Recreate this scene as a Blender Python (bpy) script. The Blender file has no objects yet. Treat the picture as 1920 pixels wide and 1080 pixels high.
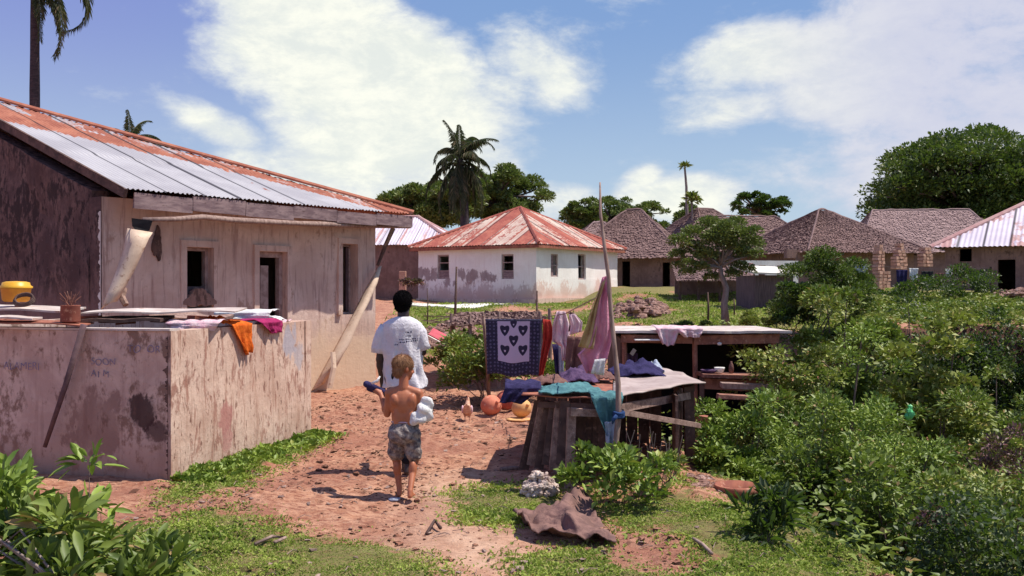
import bpy, bmesh, math, random
import numpy as np
from mathutils import Vector, Matrix, Quaternion
R = math.radians
rng = np.random.default_rng(7)
random.seed(7)
sc = bpy.context.scene
col = sc.collection

# ------------------------------------------------------------------ camera
FPX, CH = 1800.0, 1.75
cam_d = bpy.data.cameras.new('camera'); cam = bpy.data.objects.new('camera', cam_d); col.objects.link(cam)
cam_d.sensor_width = 36; cam_d.lens = 36 * FPX / 1920; cam_d.clip_end = 3000; cam_d.clip_start = 0.05
cam.location = (0, 0, CH); cam.rotation_euler = (R(90), 0, 0)
sc.camera = cam
# ------------------------------------------------------------------ view
sc.view_settings.view_transform = 'Standard'; sc.view_settings.look = 'None'
sc.view_settings.exposure = 0.32; sc.view_settings.gamma = 1
# ------------------------------------------------------------------ sun
SUN_EL, SUN_AZ = 64.0, 85.0            # azimuth measured from +Y towards +X
sd = bpy.data.lights.new('sun', 'SUN'); so = bpy.data.objects.new('sun', sd); col.objects.link(so)
sd.energy = 5.0; sd.angle = R(0.5); sd.color = (1.0, 0.93, 0.82)
sv = Vector((math.sin(R(SUN_AZ)) * math.cos(R(SUN_EL)), math.cos(R(SUN_AZ)) * math.cos(R(SUN_EL)), math.sin(R(SUN_EL))))
so.rotation_euler = sv.to_track_quat('Z', 'Y').to_euler(); so.location = (20, 0, 30)

# ------------------------------------------------------------------ node helpers
class NT:
    def __init__(s, tree): s.t = tree; s.n = tree.nodes; s.l = tree.links
    def node(s, typ, **kw):
        n = s.n.new(typ)
        for k, v in kw.items(): setattr(n, k, v)
        return n
    def set(s, sock, v):
        if hasattr(v, 'default_value') or isinstance(v, bpy.types.NodeSocket): s.l.new(v, sock)
        elif isinstance(v, (tuple, list)):
            v = tuple(v)
            try: n = len(sock.default_value)
            except TypeError: n = 1
            if n == 4 and len(v) == 3: v = v + (1,)
            sock.default_value = v
        else: sock.default_value = v
    def math(s, op, a, b=0.0, c=None, clamp=False):
        n = s.node('ShaderNodeMath', operation=op); n.use_clamp = clamp
        s.set(n.inputs[0], a); s.set(n.inputs[1], b)
        if c is not None: s.set(n.inputs[2], c)
        return n.outputs[0]
    def mix(s, f, a, b, mode='MIX'):
        n = s.node('ShaderNodeMix', data_type='RGBA', blend_type=mode)
        s.set(n.inputs[0], f); s.set(n.inputs[6], a); s.set(n.inputs[7], b)
        return n.outputs[2]
    def noise(s, vec, scale, detail=5, rough=0.6, dist=0.0):
        n = s.node('ShaderNodeTexNoise'); s.set(n.inputs['Vector'], vec)
        n.inputs['Scale'].default_value = scale; n.inputs['Detail'].default_value = detail
        n.inputs['Roughness'].default_value = rough; n.inputs['Distortion'].default_value = dist
        return n.outputs['Fac']
    def ramp(s, f, a, b):
        n = s.node('ShaderNodeMapRange'); n.interpolation_type = 'SMOOTHSTEP'; n.clamp = True
        s.set(n.inputs[0], f); n.inputs[1].default_value = a; n.inputs[2].default_value = b
        return n.outputs[0]
    def vmul(s, v, k):
        n = s.node('ShaderNodeVectorMath', operation='MULTIPLY'); s.set(n.inputs[0], v); n.inputs[1].default_value = k
        return n.outputs[0]
    def pos(s): return s.node('ShaderNodeNewGeometry').outputs['Position']
    def attr(s, name):
        n = s.node('ShaderNodeAttribute'); n.attribute_name = name; return n.outputs['Fac']

# ------------------------------------------------------------------ world: daylight sky with clouds
w = bpy.data.worlds.new('World'); sc.world = w; w.use_nodes = True
W = NT(w.node_tree); W.n.clear()
out = W.node('ShaderNodeOutputWorld'); bg = W.node('ShaderNodeBackground'); W.l.new(bg.outputs[0], out.inputs[0])
sky = W.node('ShaderNodeTexSky', sky_type='NISHITA', sun_disc=False)
sky.sun_elevation = R(SUN_EL); sky.sun_rotation = R(SUN_AZ); sky.air_density = 1.0; sky.dust_density = 0.6; sky.ozone_density = 1.6
tc = W.node('ShaderNodeTexCoord'); D = tc.outputs['Generated']
sep = W.node('ShaderNodeSeparateXYZ'); W.l.new(D, sep.inputs[0])
az = W.math('ARCTAN2', sep.outputs[0], sep.outputs[1]); el = W.math('ARCSINE', sep.outputs[2])
n_big = W.noise(W.vmul(D, (1, 1, 1.8)), 5.5, 8, 0.62, 0.3)
n_fine = W.noise(W.vmul(D, (1, 1, 2.0)), 16, 8, 0.68, 0.2)
def deg(px, py, rx, ry):
    a = math.atan((px - 960) / FPX); e = math.atan((540 - py) / math.hypot(FPX, px - 960))
    return a, e, rx / FPX, ry / FPX
def blob(px, py, rx, ry, amp, tilt=0.0):
    a, e, ra, re = deg(px, py, rx, ry)
    da = W.math('SUBTRACT', az, a); de = W.math('SUBTRACT', el, e)
    if tilt:
        de = W.math('SUBTRACT', de, W.math('MULTIPLY', da, tilt))
    q = W.math('ADD', W.math('POWER', W.math('ABSOLUTE', W.math('DIVIDE', da, ra)), 2.0), W.math('POWER', W.math('ABSOLUTE', W.math('DIVIDE', de, re)), 2.0))
    return W.math('MULTIPLY', W.math('SUBTRACT', 1.0, q, clamp=True), amp)
blobs = [(560, 60, 220, 150, 1.25), (700, 150, 270, 140, 1.35), (760, 260, 280, 180, 1.25), (600, 330, 230, 90, .8), (930, 170, 110, 60, .7),
         (410, 235, 120, 40, .62, -.35), (1000, 120, 150, 120, .62), (1040, 380, 110, 55, .8), (940, 310, 70, 60, .8),
         (1430, 110, 240, 80, 1.0, .1), (1370, 200, 180, 65, .75), (1560, 180, 180, 120, .8), (1800, 120, 280, 290, .9), (1700, 310, 350, 120, .75), (1290, 370, 170, 55, .9), (1210, 335, 50, 30, .7),
         (450, 400, 500, 60, .45), (120, 120, 90, 25, .3)]
acc = None
for b in blobs:
    v = blob(*b); acc = v if acc is None else W.math('MAXIMUM', acc, v)
nz = W.math('MULTIPLY', W.math('SUBTRACT', n_big, 0.5), 2.3)
nf = W.math('MULTIPLY', W.math('SUBTRACT', n_fine, 0.5), 0.95)
dens = W.math('ADD', W.math('ADD', acc, nz), nf)
other = W.math('ADD', W.math('MULTIPLY', W.math('SUBTRACT', W.noise(W.vmul(D, (1, 1, 2.4)), 2.2, 7, .6), 0.56), 3.0), nf)
isback = W.ramp(sep.outputs[1], 0.55, 0.3)
dens = W.math('ADD', W.math('MULTIPLY', dens, W.math('SUBTRACT', 1.0, isback)), W.math('MULTIPLY', other, isback))
cmask = W.ramp(dens, 0.04, 0.68)
thick = W.ramp(dens, 0.3, 1.0)
side = W.ramp(az, 0.16, 0.42)
ccol = W.mix(thick, (7.4, 7.9, 8.4), W.mix(W.ramp(n_fine, .35, .65), (8.6, 9.0, 8.4), (10.8, 10.8, 9.4)))
ccol = W.mix(W.math('MULTIPLY', side, 0.8), ccol, (6.4, 6.5, 8.2))
left = W.ramp(az, 0.0, -0.45)
hi = W.ramp(el, 0.02, 0.30)
blue = W.mix(hi, (5.4, 6.9, 8.5), W.mix(left, (2.4, 4.0, 7.4), (2.7, 3.3, 7.5)))
skyc = W.mix(0.78, sky.outputs[0], blue)
fin = W.mix(W.math('MULTIPLY', cmask, 0.93), skyc, ccol)
W.l.new(fin, bg.inputs[0]); bg.inputs[1].default_value = 0.078

# ------------------------------------------------------------------ tagging and object helpers
def tag(o, label=None, cat=None, group=None, kind=None):
    if label: o['label'] = label
    if cat: o['category'] = cat
    if group: o['group'] = group
    if kind: o['kind'] = kind
    return o
def thing(name, label, cat, loc=(0, 0, 0), group=None):
    o = bpy.data.objects.new(name, None); col.objects.link(o); o.location = loc; o.empty_display_size = .1
    return tag(o, label, cat, group)
def wloc(o):
    v = Vector((0, 0, 0))
    while o is not None: v += Vector(o.location); o = o.parent
    return v
def link_mesh(name, me, mat, parent=None, origin=None, smooth=False):
    o = bpy.data.objects.new(name, me); col.objects.link(o)
    if mat is not None:
        for m in (mat if isinstance(mat, (list, tuple)) else [mat]): me.materials.append(m)
    if parent is not None:
        o.parent = parent; me.transform(Matrix.Translation(-wloc(parent)))
    else:
        if origin is None:
            n = len(me.vertices); c = np.empty(n * 3); me.vertices.foreach_get('co', c); c = c.reshape(-1, 3)
            origin = ((c[:, 0].min() + c[:, 0].max()) / 2, (c[:, 1].min() + c[:, 1].max()) / 2, c[:, 2].min())
        me.transform(Matrix.Translation(-Vector(origin))); o.location = origin
    if smooth: me.polygons.foreach_set('use_smooth', [True] * len(me.polygons))
    me.update(); return o
def np_mesh(name, verts, faces_flat, sizes):
    me = bpy.data.meshes.new(name); verts = np.asarray(verts, dtype=np.float32)
    me.vertices.add(len(verts)); me.vertices.foreach_set('co', verts.ravel())
    faces_flat = np.asarray(faces_flat, dtype=np.int32); sizes = np.asarray(sizes, dtype=np.int32)
    me.loops.add(len(faces_flat)); me.loops.foreach_set('vertex_index', faces_flat)
    me.polygons.add(len(sizes)); st = np.concatenate([[0], np.cumsum(sizes)[:-1]]).astype(np.int32)
    me.polygons.foreach_set('loop_start', st); me.polygons.foreach_set('loop_total', sizes)
    me.update(calc_edges=True); return me
class MB:
    def __init__(s): s.v = []; s.f = []; s.mi = []; s.cur = 0
    def add(s, vs, fs):
        b = len(s.v); s.v += [tuple(map(float, v)) for v in vs]
        s.f += [tuple(i + b for i in f) for f in fs]; s.mi += [s.cur] * len(fs)
    def box(s, c, size, rot=None, jit=0):
        hx, hy, hz = size[0] / 2, size[1] / 2, size[2] / 2
        vs = [Vector((x * hx, y * hy, z * hz)) for z in (-1, 1) for y in (-1, 1) for x in (-1, 1)]
        if jit: vs = [v + Vector([random.uniform(-jit, jit) for _ in range(3)]) for v in vs]
        if rot is not None: vs = [rot @ v for v in vs]
        vs = [v + Vector(c) for v in vs]
        s.add(vs, [(0, 2, 3, 1), (4, 5, 7, 6), (0, 1, 5, 4), (2, 6, 7, 3), (0, 4, 6, 2), (1, 3, 7, 5)])
    def beam(s, a, b, wd, ht, up=(0, 0, 1), jit=0):
        a = Vector(a); b = Vector(b); y = (b - a); L = y.length; y.normalize()
        x = y.cross(Vector(up))
        if x.length < 1e-4: x = Vector((1, 0, 0))
        x.normalize(); z = x.cross(y)
        s.box((a + b) / 2, (wd, L, ht), Matrix((x, y, z)).transposed(), jit)
    def tube(s, pts, rad, n=8, cap=True, sq=1.0):
        pts = [Vector(p) for p in pts]; m = len(pts)
        if not isinstance(rad, (list, tuple)): rad = [rad] * m
        vs = []; prev = None
        for i, p in enumerate(pts):
            t = (pts[min(i + 1, m - 1)] - pts[max(i - 1, 0)]).normalized()
            if prev is None:
                x = t.orthogonal().normalized()
            else:
                x = (prev - t * prev.dot(t)).normalized()
            prev = x; y = t.cross(x)
            for k in range(n):
                a = 2 * math.pi * k / n; vs.append(p + (x * math.cos(a) + y * math.sin(a) * sq) * rad[i])
        fs = []
        for i in range(m - 1):
            for k in range(n):
                k2 = (k + 1) % n; fs.append((i * n + k, i * n + k2, (i + 1) * n + k2, (i + 1) * n + k))
        if cap: fs.append(tuple(range(n - 1, -1, -1))); fs.append(tuple((m - 1) * n + k for k in range(n)))
        s.add(vs, fs)
    def lathe(s, prof, c, n=20, rot=None, cap=True):
        vs = []
        for r, z in prof:
            for k in range(n):
                a = 2 * math.pi * k / n; v = Vector((r * math.cos(a), r * math.sin(a), z))
                if rot is not None: v = rot @ v
                vs.append(v + Vector(c))
        fs = []
        m = len(prof)
        for i in range(m - 1):
            for k in range(n):
                k2 = (k + 1) % n; fs.append((i * n + k, i * n + k2, (i + 1) * n + k2, (i + 1) * n + k))
        if cap: fs.append(tuple(range(n - 1, -1, -1))); fs.append(tuple((m - 1) * n + k for k in range(n)))
        s.add(vs, fs)
    def ell(s, c, r, rot=None, nu=14, nv=10):
        prof = []
        vs = []; fs = []
        for j in range(nv + 1):
            th = math.pi * j / nv
            for k in range(nu):
                a = 2 * math.pi * k / nu
                v = Vector((r[0] * math.sin(th) * math.cos(a), r[1] * math.sin(th) * math.sin(a), -r[2] * math.cos(th)))
                if rot is not None: v = rot @ v
                vs.append(v + Vector(c))
        for j in range(nv):
            for k in range(nu):
                k2 = (k + 1) % nu; fs.append((j * nu + k, j * nu + k2, (j + 1) * nu + k2, (j + 1) * nu + k))
        s.add(vs, fs)
    def cap(s, a, b, ra, rb, n=12, fa=None):      # tapered capsule
        a = Vector(a); b = Vector(b); d = b - a; L = d.length
        q = d.to_track_quat('Z', 'Y').to_matrix()
        prof = [(ra * math.sin(t), -ra * math.cos(t)) for t in [0.02, .5, 1.0]] + [(ra, 0), (rb, L)] + [(rb * math.cos(t), L + rb * math.sin(t)) for t in [.5, 1.0, 1.55]]
        s.lathe(prof, a, n, q)
    def mesh(s, name):
        me = bpy.data.meshes.new(name); me.from_pydata(s.v, [], s.f); me.update()
        if any(s.mi): me.polygons.foreach_set('material_index', s.mi)
        return me
    def build(s, name, mat, parent=None, smooth=False, origin=None, bevel=0, recalc=False, solid=0):
        me = s.mesh(name)
        if recalc or bevel:
            bm = bmesh.new(); bm.from_mesh(me)
            bmesh.ops.recalc_face_normals(bm, faces=bm.faces[:])
            if bevel: bmesh.ops.bevel(bm, geom=bm.edges[:], offset=bevel, segments=1, affect='EDGES', clamp_overlap=True)
            bm.to_mesh(me); bm.free()
        o = link_mesh(name, me, mat, parent, origin, smooth)
        if solid:
            m = o.modifiers.new('thickness', 'SOLIDIFY'); m.thickness = solid; m.offset = 0
        return o

# noise in numpy
_perm = np.random.default_rng(3).random((256, 256))
def vnoise(x, y):
    xi = np.floor(x).astype(int); yi = np.floor(y).astype(int); fx = x - xi; fy = y - yi
    fx = fx * fx * (3 - 2 * fx); fy = fy * fy * (3 - 2 * fy)
    g = lambda a, b: _perm[a & 255, b & 255]
    return (g(xi, yi) * (1 - fx) + g(xi + 1, yi) * fx) * (1 - fy) + (g(xi, yi + 1) * (1 - fx) + g(xi + 1, yi + 1) * fx) * fy
def fbm(x, y, o=4):
    x = np.asarray(x, float); y = np.asarray(y, float)
    s = 0; a = .5
    for k in range(o): s = s + a * (vnoise(x * 2**k + 17.3 * k, y * 2**k + 5.1 * k) - .5); a *= .5
    return s * 2
def sst(a, b, x):
    t = np.clip((np.asarray(x, float) - a) / (b - a), 0, 1); return t * t * (3 - 2 * t)
# a point seen at pixel px,py at distance d; a point of level ground under a pixel
def P(px, py, d): return Vector(((px - 960) / FPX * d, d, CH - (py - 540) / FPX * d))
def X_(px, d): return (px - 960) / FPX * d
def g0(px, py, z=0): d = (CH - z) * FPX / (py - 540); return ((px - 960) / FPX * d, d)

# ------------------------------------------------------------------ terrain
def terrain(x, y):
    x = np.asarray(x, float); y = np.asarray(y, float)
    rise = np.interp(y, [-60, 16.5, 19, 23, 28, 34, 45, 70, 200, 600], [0, 0, .16, .45, .75, 1.0, 1.25, 1.6, 2.0, 3.0])
    u = x / np.maximum(y, 6)
    rr = np.interp(y, [0, 18, 22, 26, 34, 42, 60, 200], [0, .35, .75, .9, 1.25, 1.75, 2.0, 2.0])
    k = sst(.05, .12, u) * sst(15, 20, y)
    h = rise * (1 - k) + rr * k
    # rising bank on the far right
    edge = np.interp(y, [0, 4, 6, 9.5, 10.5, 13, 16], [3.1, 2.6, 2.35, 2.15, 1.9, 1.2, .9])
    g = sst(0, 2.0, x - edge) * (1 - sst(16.5, 21.5, y))
    dep = np.interp(y, [0, 8, 12, 14, 20], [2.0, 1.9, 1.1, .9, .9]) + .9 * sst(4.5, 7, x)
    h = h - g * dep
    h = h - .16 * sst(1.5, 2.3, x) * (1 - sst(11, 14, y)) * (1 - g)
    h = h - .08 * (1 - sst(1.0, 1.6, np.abs(x + .3))) * (1 - sst(9, 12, y)) * .3
    k2 = sst(.325, .375, u) * sst(14, 17, y)
    hb = np.interp(y + fbm(x * .9, x * .3, 3) * 1.2, [0, 10, 16, 18.4, 19.3, 22, 26, 30, 42, 60, 200], [-2.5, -2.2, -1.2, -.6, 1.0, 1.3, 1.5, 1.6, 1.8, 2.0, 2.1])
    h = h * (1 - k2) + hb * k2
    h = h + fbm(x * .45 + 3, y * .45, 3) * (.06 + .16 * sst(18, 30, y) * 1 + .35 * g)
    return h
def tz(x, y): return float(terrain(np.array([x]), np.array([y]))[0])
def gp(px, d): x = (px - 960) / FPX * d; return Vector((x, d, tz(x, d)))
def pick(px, py, d0=3, d1=80):
    d = d0
    while d < d1:
        p = P(px, py, d)
        if tz(p.x, p.y) >= p.z: return p
        d += .05
    return P(px, py, d1)

def poly(pts): return [g0(*p) for p in pts]
def inpoly(x, y, pl):
    c = np.zeros(np.shape(x), bool); n = len(pl)
    for i in range(n):
        x1, y1 = pl[i]; x2, y2 = pl[(i + 1) % n]
        if y1 == y2: continue
        c ^= ((y1 > y) != (y2 > y)) & (x < (x2 - x1) * (y - y1) / (y2 - y1) + x1)
    return c
GR = [poly([(150, 1010), (300, 985), (440, 980), (640, 998), (790, 1040), (800, 1090), (760, 1400), (0, 1400), (0, 1010)]),
      poly([(315, 935), (345, 895), (560, 822), (585, 838), (500, 885), (380, 930)]),
      poly([(860, 930), (960, 905), (1050, 905), (1062, 955), (985, 982), (880, 968)]),
      poly([(975, 1020), (1165, 1035), (1170, 985), (1100, 930), (1250, 930), (1300, 870), (1380, 855), (1530, 870), (1560, 930), (1700, 1090), (1720, 1500), (930, 1500), (1000, 1085), (955, 1050)])]
HO = [poly([(1165, 1005), (1240, 995), (1330, 1020), (1320, 1050), (1200, 1050), (1160, 1030)]), poly([(1280, 880), (1350, 885), (1420, 915), (1370, 935), (1285, 940)])]
def grass_mask(x, y):
    x = np.asarray(x, float); y = np.asarray(y, float)
    xx = x + fbm(x * 2.2, y * 2.2, 3) * .35; yy = y + fbm(x * 2.2 + 9, y * 2.2 + 4, 3) * .55
    m = np.zeros(x.shape, bool)
    for p in GR: m |= inpoly(xx, yy, p)
    for p in HO: m &= ~inpoly(xx, yy, p)
    m = m.astype(float)
    u = x / np.maximum(y, 5)
    far = sst(20, 25, y + fbm(x * .5, y * .5) * 5) * sst(-.13, -.10, u)
    far = far * (1 - .75 * ((fbm(x * .4 + 40, y * .3, 4) > .12) & (u < .28)))
    right = sst(2.3, 2.9, x) * (1 - sst(14, 17, y)) * .8 + .6 * (u > .3) * (y > 19.6) * (y < 30)
    return np.clip(m + far + right, 0, 1)
# ------------------------------------------------------------------ materials
def new_mat(name):
    m = bpy.data.materials.new(name); m.use_nodes = True; t = NT(m.node_tree); t.n.clear()
    o = t.node('ShaderNodeOutputMaterial'); b = t.node('ShaderNodeBsdfPrincipled'); t.l.new(b.outputs[0], o.inputs[0])
    return m, t, b, o
def bump(t, b, h, strength=.4, dist=.02):
    n = t.node('ShaderNodeBump'); n.inputs['Strength'].default_value = strength; n.inputs['Distance'].default_value = dist
    t.l.new(h, n.inputs['Height']); t.l.new(n.outputs[0], b.inputs['Normal'])
def simple(name, c1, c2=None, scale=6, rough=.85, bmp=.3, bd=.01, stretch=(1, 1, 1), c3=None, s3=30, metal=0, thr=(.35, .65), spec=.3, sheen=0):
    m, t, b, o = new_mat(name); p = t.pos(); v = t.vmul(p, stretch)
    n1 = t.noise(v, scale, 6, .6, .3)
    if c2 is None: c2 = tuple(x * .6 for x in c1)
    c = t.mix(t.ramp(n1, *thr), c1, c2)
    n2 = t.noise(v, s3, 5, .65)
    if c3 is not None: c = t.mix(t.ramp(n2, .55, .72), c, c3)
    t.set(b.inputs['Base Color'], c); b.inputs['Roughness'].default_value = rough; b.inputs['Metallic'].default_value = metal
    b.inputs['Specular IOR Level'].default_value = spec
    if sheen: b.inputs['Sheen Weight'].default_value = sheen
    if bmp: bump(t, b, t.math('ADD', n1, t.math('MULTIPLY', n2, .6)), bmp, bd)
    return m
def plaster(name, base, light, stain, drip, dirt, thr_stain=.56, drip_amt=.6, zlow=None, scale=1.6, lowcol=None, flecks=None, spots=()):
    m, t, b, o = new_mat(name); p = t.pos()
    n1 = t.noise(p, scale, 8, .65, .4); n2 = t.noise(p, 14, 6, .7); n3 = t.noise(t.vmul(p, (5.5, 5.5, .45)), 2.2, 6, .7)
    n4 = t.noise(t.vmul(p, (1, 1, .5)), 9, 5, .7)
    c = t.mix(t.ramp(n1, .38, .62), base, light)
    c = t.mix(t.math('MULTIPLY', t.ramp(n3, .5, .68), drip_amt), c, drip)
    c = t.mix(t.math('MULTIPLY', t.ramp(t.math('ADD', t.math('MULTIPLY', n1, .6), t.math('MULTIPLY', n4, .5)), thr_stain, thr_stain + .08), .85), c, stain)
    c = t.mix(t.math('MULTIPLY', t.ramp(n2, .6, .75), .5), c, dirt)
    if flecks:
        nf2 = t.noise(t.vmul(p, (4.2, 4.2, .9)), 2.1, 6, .7, .8)
        c = t.mix(t.math('MULTIPLY', t.ramp(nf2, .545, .60), .75), c, tuple(x * 1.6 for x in flecks))
        nf1 = t.noise(t.vmul(p, (9, 9, 2.6)), 2.6, 5, .72, .6)
        c = t.mix(t.math('MULTIPLY', t.ramp(nf1, .585, .62), .9), c, flecks)
        c = t.mix(t.math('MULTIPLY', t.ramp(n4, .64, .67), .8), c, tuple(x * .6 for x in flecks))
    for (q, r_, cc_, am) in spots:
        vd = t.node('ShaderNodeVectorMath', operation='DISTANCE'); t.l.new(p, vd.inputs[0]); vd.inputs[1].default_value = q
        c = t.mix(t.math('MULTIPLY', t.ramp(t.math('ADD', vd.outputs['Value'], t.math('MULTIPLY', t.math('ADD', t.math('SUBTRACT', n4, .5), t.math('SUBTRACT', n1, .5)), r_ * 3.2)), r_ * 1.25, r_ * .75), am), c, cc_)
    if zlow is not None:
        sp = t.node('ShaderNodeSeparateXYZ'); t.l.new(p, sp.inputs[0])
        f = t.ramp(t.math('SUBTRACT', sp.outputs[2], t.math('MULTIPLY', t.math('SUBTRACT', n1, .5), 1.2)), zlow[1], zlow[0])
        c = t.mix(t.math('MULTIPLY', f, .85), c, lowcol or dirt)
    t.set(b.inputs['Base Color'], c); b.inputs['Roughness'].default_value = .92; b.inputs['Specular IOR Level'].default_value = .2
    bump(t, b, t.math('ADD', t.math('MULTIPLY', n1, .8), t.math('MULTIPLY', n2, .5)), .55, .03)
    return m
def leafmat(name, c1, c2, c3=(.10, .09, .02), yellow=.06, trans=.18, rough=.5, spec=.35):
    m, t, b, o = new_mat(name)
    g = t.node('ShaderNodeNewGeometry'); r = g.outputs['Random Per Island']
    n1 = t.noise(g.outputs['Position'], 2.2, 3, .6)
    c = t.mix(t.math('MULTIPLY', t.math('ADD', r, t.ramp(n1, .35, .65)), .5), c1, c2)
    c = t.mix(t.ramp(r, 1 - yellow, 1 - yellow + .02), c, c3)
    t.set(b.inputs['Base Color'], c); b.inputs['Roughness'].default_value = rough; b.inputs['Specular IOR Level'].default_value = spec
    tr = t.node('ShaderNodeBsdfTranslucent'); hs = t.mix(.5, c, (.16, .30, .02)); t.set(tr.inputs[0], hs)
    mx = t.node('ShaderNodeMixShader'); mx.inputs[0].default_value = trans
    t.l.new(b.outputs[0], mx.inputs[1]); t.l.new(tr.outputs[0], mx.inputs[2]); t.l.new(mx.outputs[0], o.inputs[0])
    return m
def fabric(name, c1, c2=None, scale=18, pat=None):
    m, t, b, o = new_mat(name); p = t.pos(); n1 = t.noise(p, scale, 4, .6); n2 = t.noise(p, 160, 3, .6)
    c2 = c2 or tuple(x * .8 for x in c1)
    c = t.mix(t.ramp(n1, .35, .65), c1, c2)
    t.set(b.inputs['Base Color'], c); b.inputs['Roughness'].default_value = .95; b.inputs['Specular IOR Level'].default_value = .1
    bump(t, b, t.math('ADD', t.math('MULTIPLY', n2, .2), t.noise(p, 22, 4, .6, 1.2)), .8, .02)
    tr = t.node('ShaderNodeBsdfTranslucent'); t.set(tr.inputs[0], c); mx = t.node('ShaderNodeMixShader'); mx.inputs[0].default_value = .22
    t.l.new(b.outputs[0], mx.inputs[1]); t.l.new(tr.outputs[0], mx.inputs[2]); t.l.new(mx.outputs[0], o.inputs[0])
    return m
def tinmat(name, clean1, clean2, rust1, rust2, rustdark, rough=.55):
    m, t, b, o = new_mat(name); p = t.pos(); a = t.attr('rust')
    n1 = t.noise(p, 2.5, 7, .7, .5); n2 = t.noise(p, 13, 5, .7); n3 = t.noise(p, 1.1, 3, .6)
    cl = t.mix(t.ramp(n3, .35, .65), clean1, clean2)
    ru = t.mix(t.ramp(n1, .35, .62), rust1, rust2); ru = t.mix(t.math('MULTIPLY', t.ramp(n2, .55, .75), .6), ru, rustdark)
    f = t.ramp(t.math('ADD', a, t.math('ADD', t.math('MULTIPLY', t.math('SUBTRACT', n1, .5), .9), t.math('MULTIPLY', t.math('SUBTRACT', n2, .5), .5))), .42, .6)
    c = t.mix(f, cl, ru)
    gap = t.attr('gap'); c = t.mix(gap, c, (.02, .015, .02))
    t.set(b.inputs['Base Color'], c); t.set(b.inputs['Roughness'], t.math('ADD', t.math('MULTIPLY', f, .35), rough))
    b.inputs['Metallic'].default_value = .0; b.inputs['Specular IOR Level'].default_value = .4
    bump(t, b, n2, .2, .004)
    return m

M = {}
def ground_mat():
    m, t, b, o = new_mat('red_earth'); p = t.pos(); a = t.attr('grassy'); pa = t.attr('packed')
    n1 = t.noise(p, .9, 8, .65, .3); n2 = t.noise(p, 7, 8, .72, .4); n3 = t.noise(p, 38, 5, .7); n4 = t.noise(t.vmul(p, (1, 2.6, 1)), 11, 6, .72)
    c = t.mix(t.ramp(n2, .34, .64), (.37, .165, .10), (.56, .31, .205))
    c = t.mix(t.math('MULTIPLY', t.ramp(n4, .49, .60), .8), c, (.22, .075, .05))
    c = t.mix(t.math('MULTIPLY', t.ramp(n1, .42, .60), .6), c, (.29, .12, .085))
    c = t.mix(t.math('MULTIPLY', pa, .75), c, t.mix(t.ramp(n2, .3, .7), (.55, .34, .235), (.69, .47, .34)))
    c = t.mix(t.ramp(n3, .62, .74), c, (.64, .44, .34))
    c = t.mix(t.math('MULTIPLY', t.ramp(n3, .40, .28), .6), c, (.14, .05, .035))
    g = t.mix(t.ramp(n3, .35, .65), (.07, .10, .025), (.19, .22, .06))
    g = t.mix(t.math('MULTIPLY', t.ramp(n4, .5, .65), .6), g, (.30, .18, .10))
    f = t.ramp(t.math('ADD', a, t.math('MULTIPLY', t.math('SUBTRACT', n2, .5), 1.6)), .35, .85)
    c = t.mix(t.math('MULTIPLY', f, .8), c, g)
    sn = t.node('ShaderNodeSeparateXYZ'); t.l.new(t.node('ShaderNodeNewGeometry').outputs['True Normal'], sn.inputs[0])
    c = t.mix(t.math('MULTIPLY', t.ramp(sn.outputs[2], .86, .66), .9), c, (.055, .028, .02))  # steep faces darkened in colour to paint the shade of the right bank
    t.set(b.inputs['Base Color'], c); b.inputs['Roughness'].default_value = .95; b.inputs['Specular IOR Level'].default_value = .15
    bump(t, b, t.math('ADD', t.math('MULTIPLY', n4, .9), t.math('ADD', n2, t.math('MULTIPLY', n3, .4))), .9, .035)
    return m
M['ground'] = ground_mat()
M['house'] = plaster('pink_plaster', (.55, .39, .33), (.67, .51, .44), (.38, .24, .19), (.34, .215, .19), (.60, .46, .40), .60, .85, (.7, 1.3), 1.3, (.60, .43, .30))
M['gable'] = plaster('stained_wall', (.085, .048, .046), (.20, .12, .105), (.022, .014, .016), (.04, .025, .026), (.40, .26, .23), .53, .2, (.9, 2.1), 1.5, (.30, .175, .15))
M['tank_a'] = plaster('tank_render', (.47, .32, .275), (.64, .475, .41), (.18, .10, .075), (.26, .15, .13), (.085, .04, .035), .55, .45, (-.1, .55), 2.2, (.30, .165, .12), None,
    [((-3.35, 8.7, .62), .14, (.05, .025, .025), .9), ((-3.2, 8.68, .45), .10, (.06, .03, .03), .8), ((-3.8, 8.8, .5), .25, (.17, .085, .07), .6)])
M['tank_b'] = plaster('tank_render_side', (.52, .345, .27), (.64, .465, .375), (.31, .16, .125), (.36, .20, .145), (.24, .13, .095), .59, .7, None, 1.9, None, (.20, .095, .07),
    [((-2.55, 10.9, 1.12), .16, (.33, .33, .40), .7), ((-2.47, 11.2, .95), .15, (.36, .35, .40), .6), ((-2.85, 9.55, .48), .13, (.40, .17, .15), .8), ((-2.84, 9.6, .25), .11, (.42, .19, .17), .7)])
M['whitewash'] = plaster('whitewash', (.80, .76, .72), (.88, .85, .81), (.62, .50, .46), (.70, .60, .56), (.60, .46, .42), .63, .35, (1.3, 2.1), .9, (.58, .36, .28))
M['patch'] = simple('bare_cement', (.34, .27, .26), (.24, .18, .18), 5)
M['mud'] = plaster('mud_wall', (.20, .12, .10), (.29, .18, .15), (.10, .06, .05), (.14, .08, .07), (.35, .22, .18), .6, .5)
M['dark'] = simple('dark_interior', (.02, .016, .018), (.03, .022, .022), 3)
M['frame'] = simple('old_paint_frame', (.42, .32, .30), (.26, .18, .17), 9)
M['doorw'] = simple('door_wood', (.13, .085, .095), (.07, .045, .05), 5, stretch=(6, 6, 1))
M['fascia'] = simple('weathered_board', (.30, .21, .21), (.17, .11, .12), 4, stretch=(1, 1, 4), c3=(.10, .06, .06), s3=9)
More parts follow.
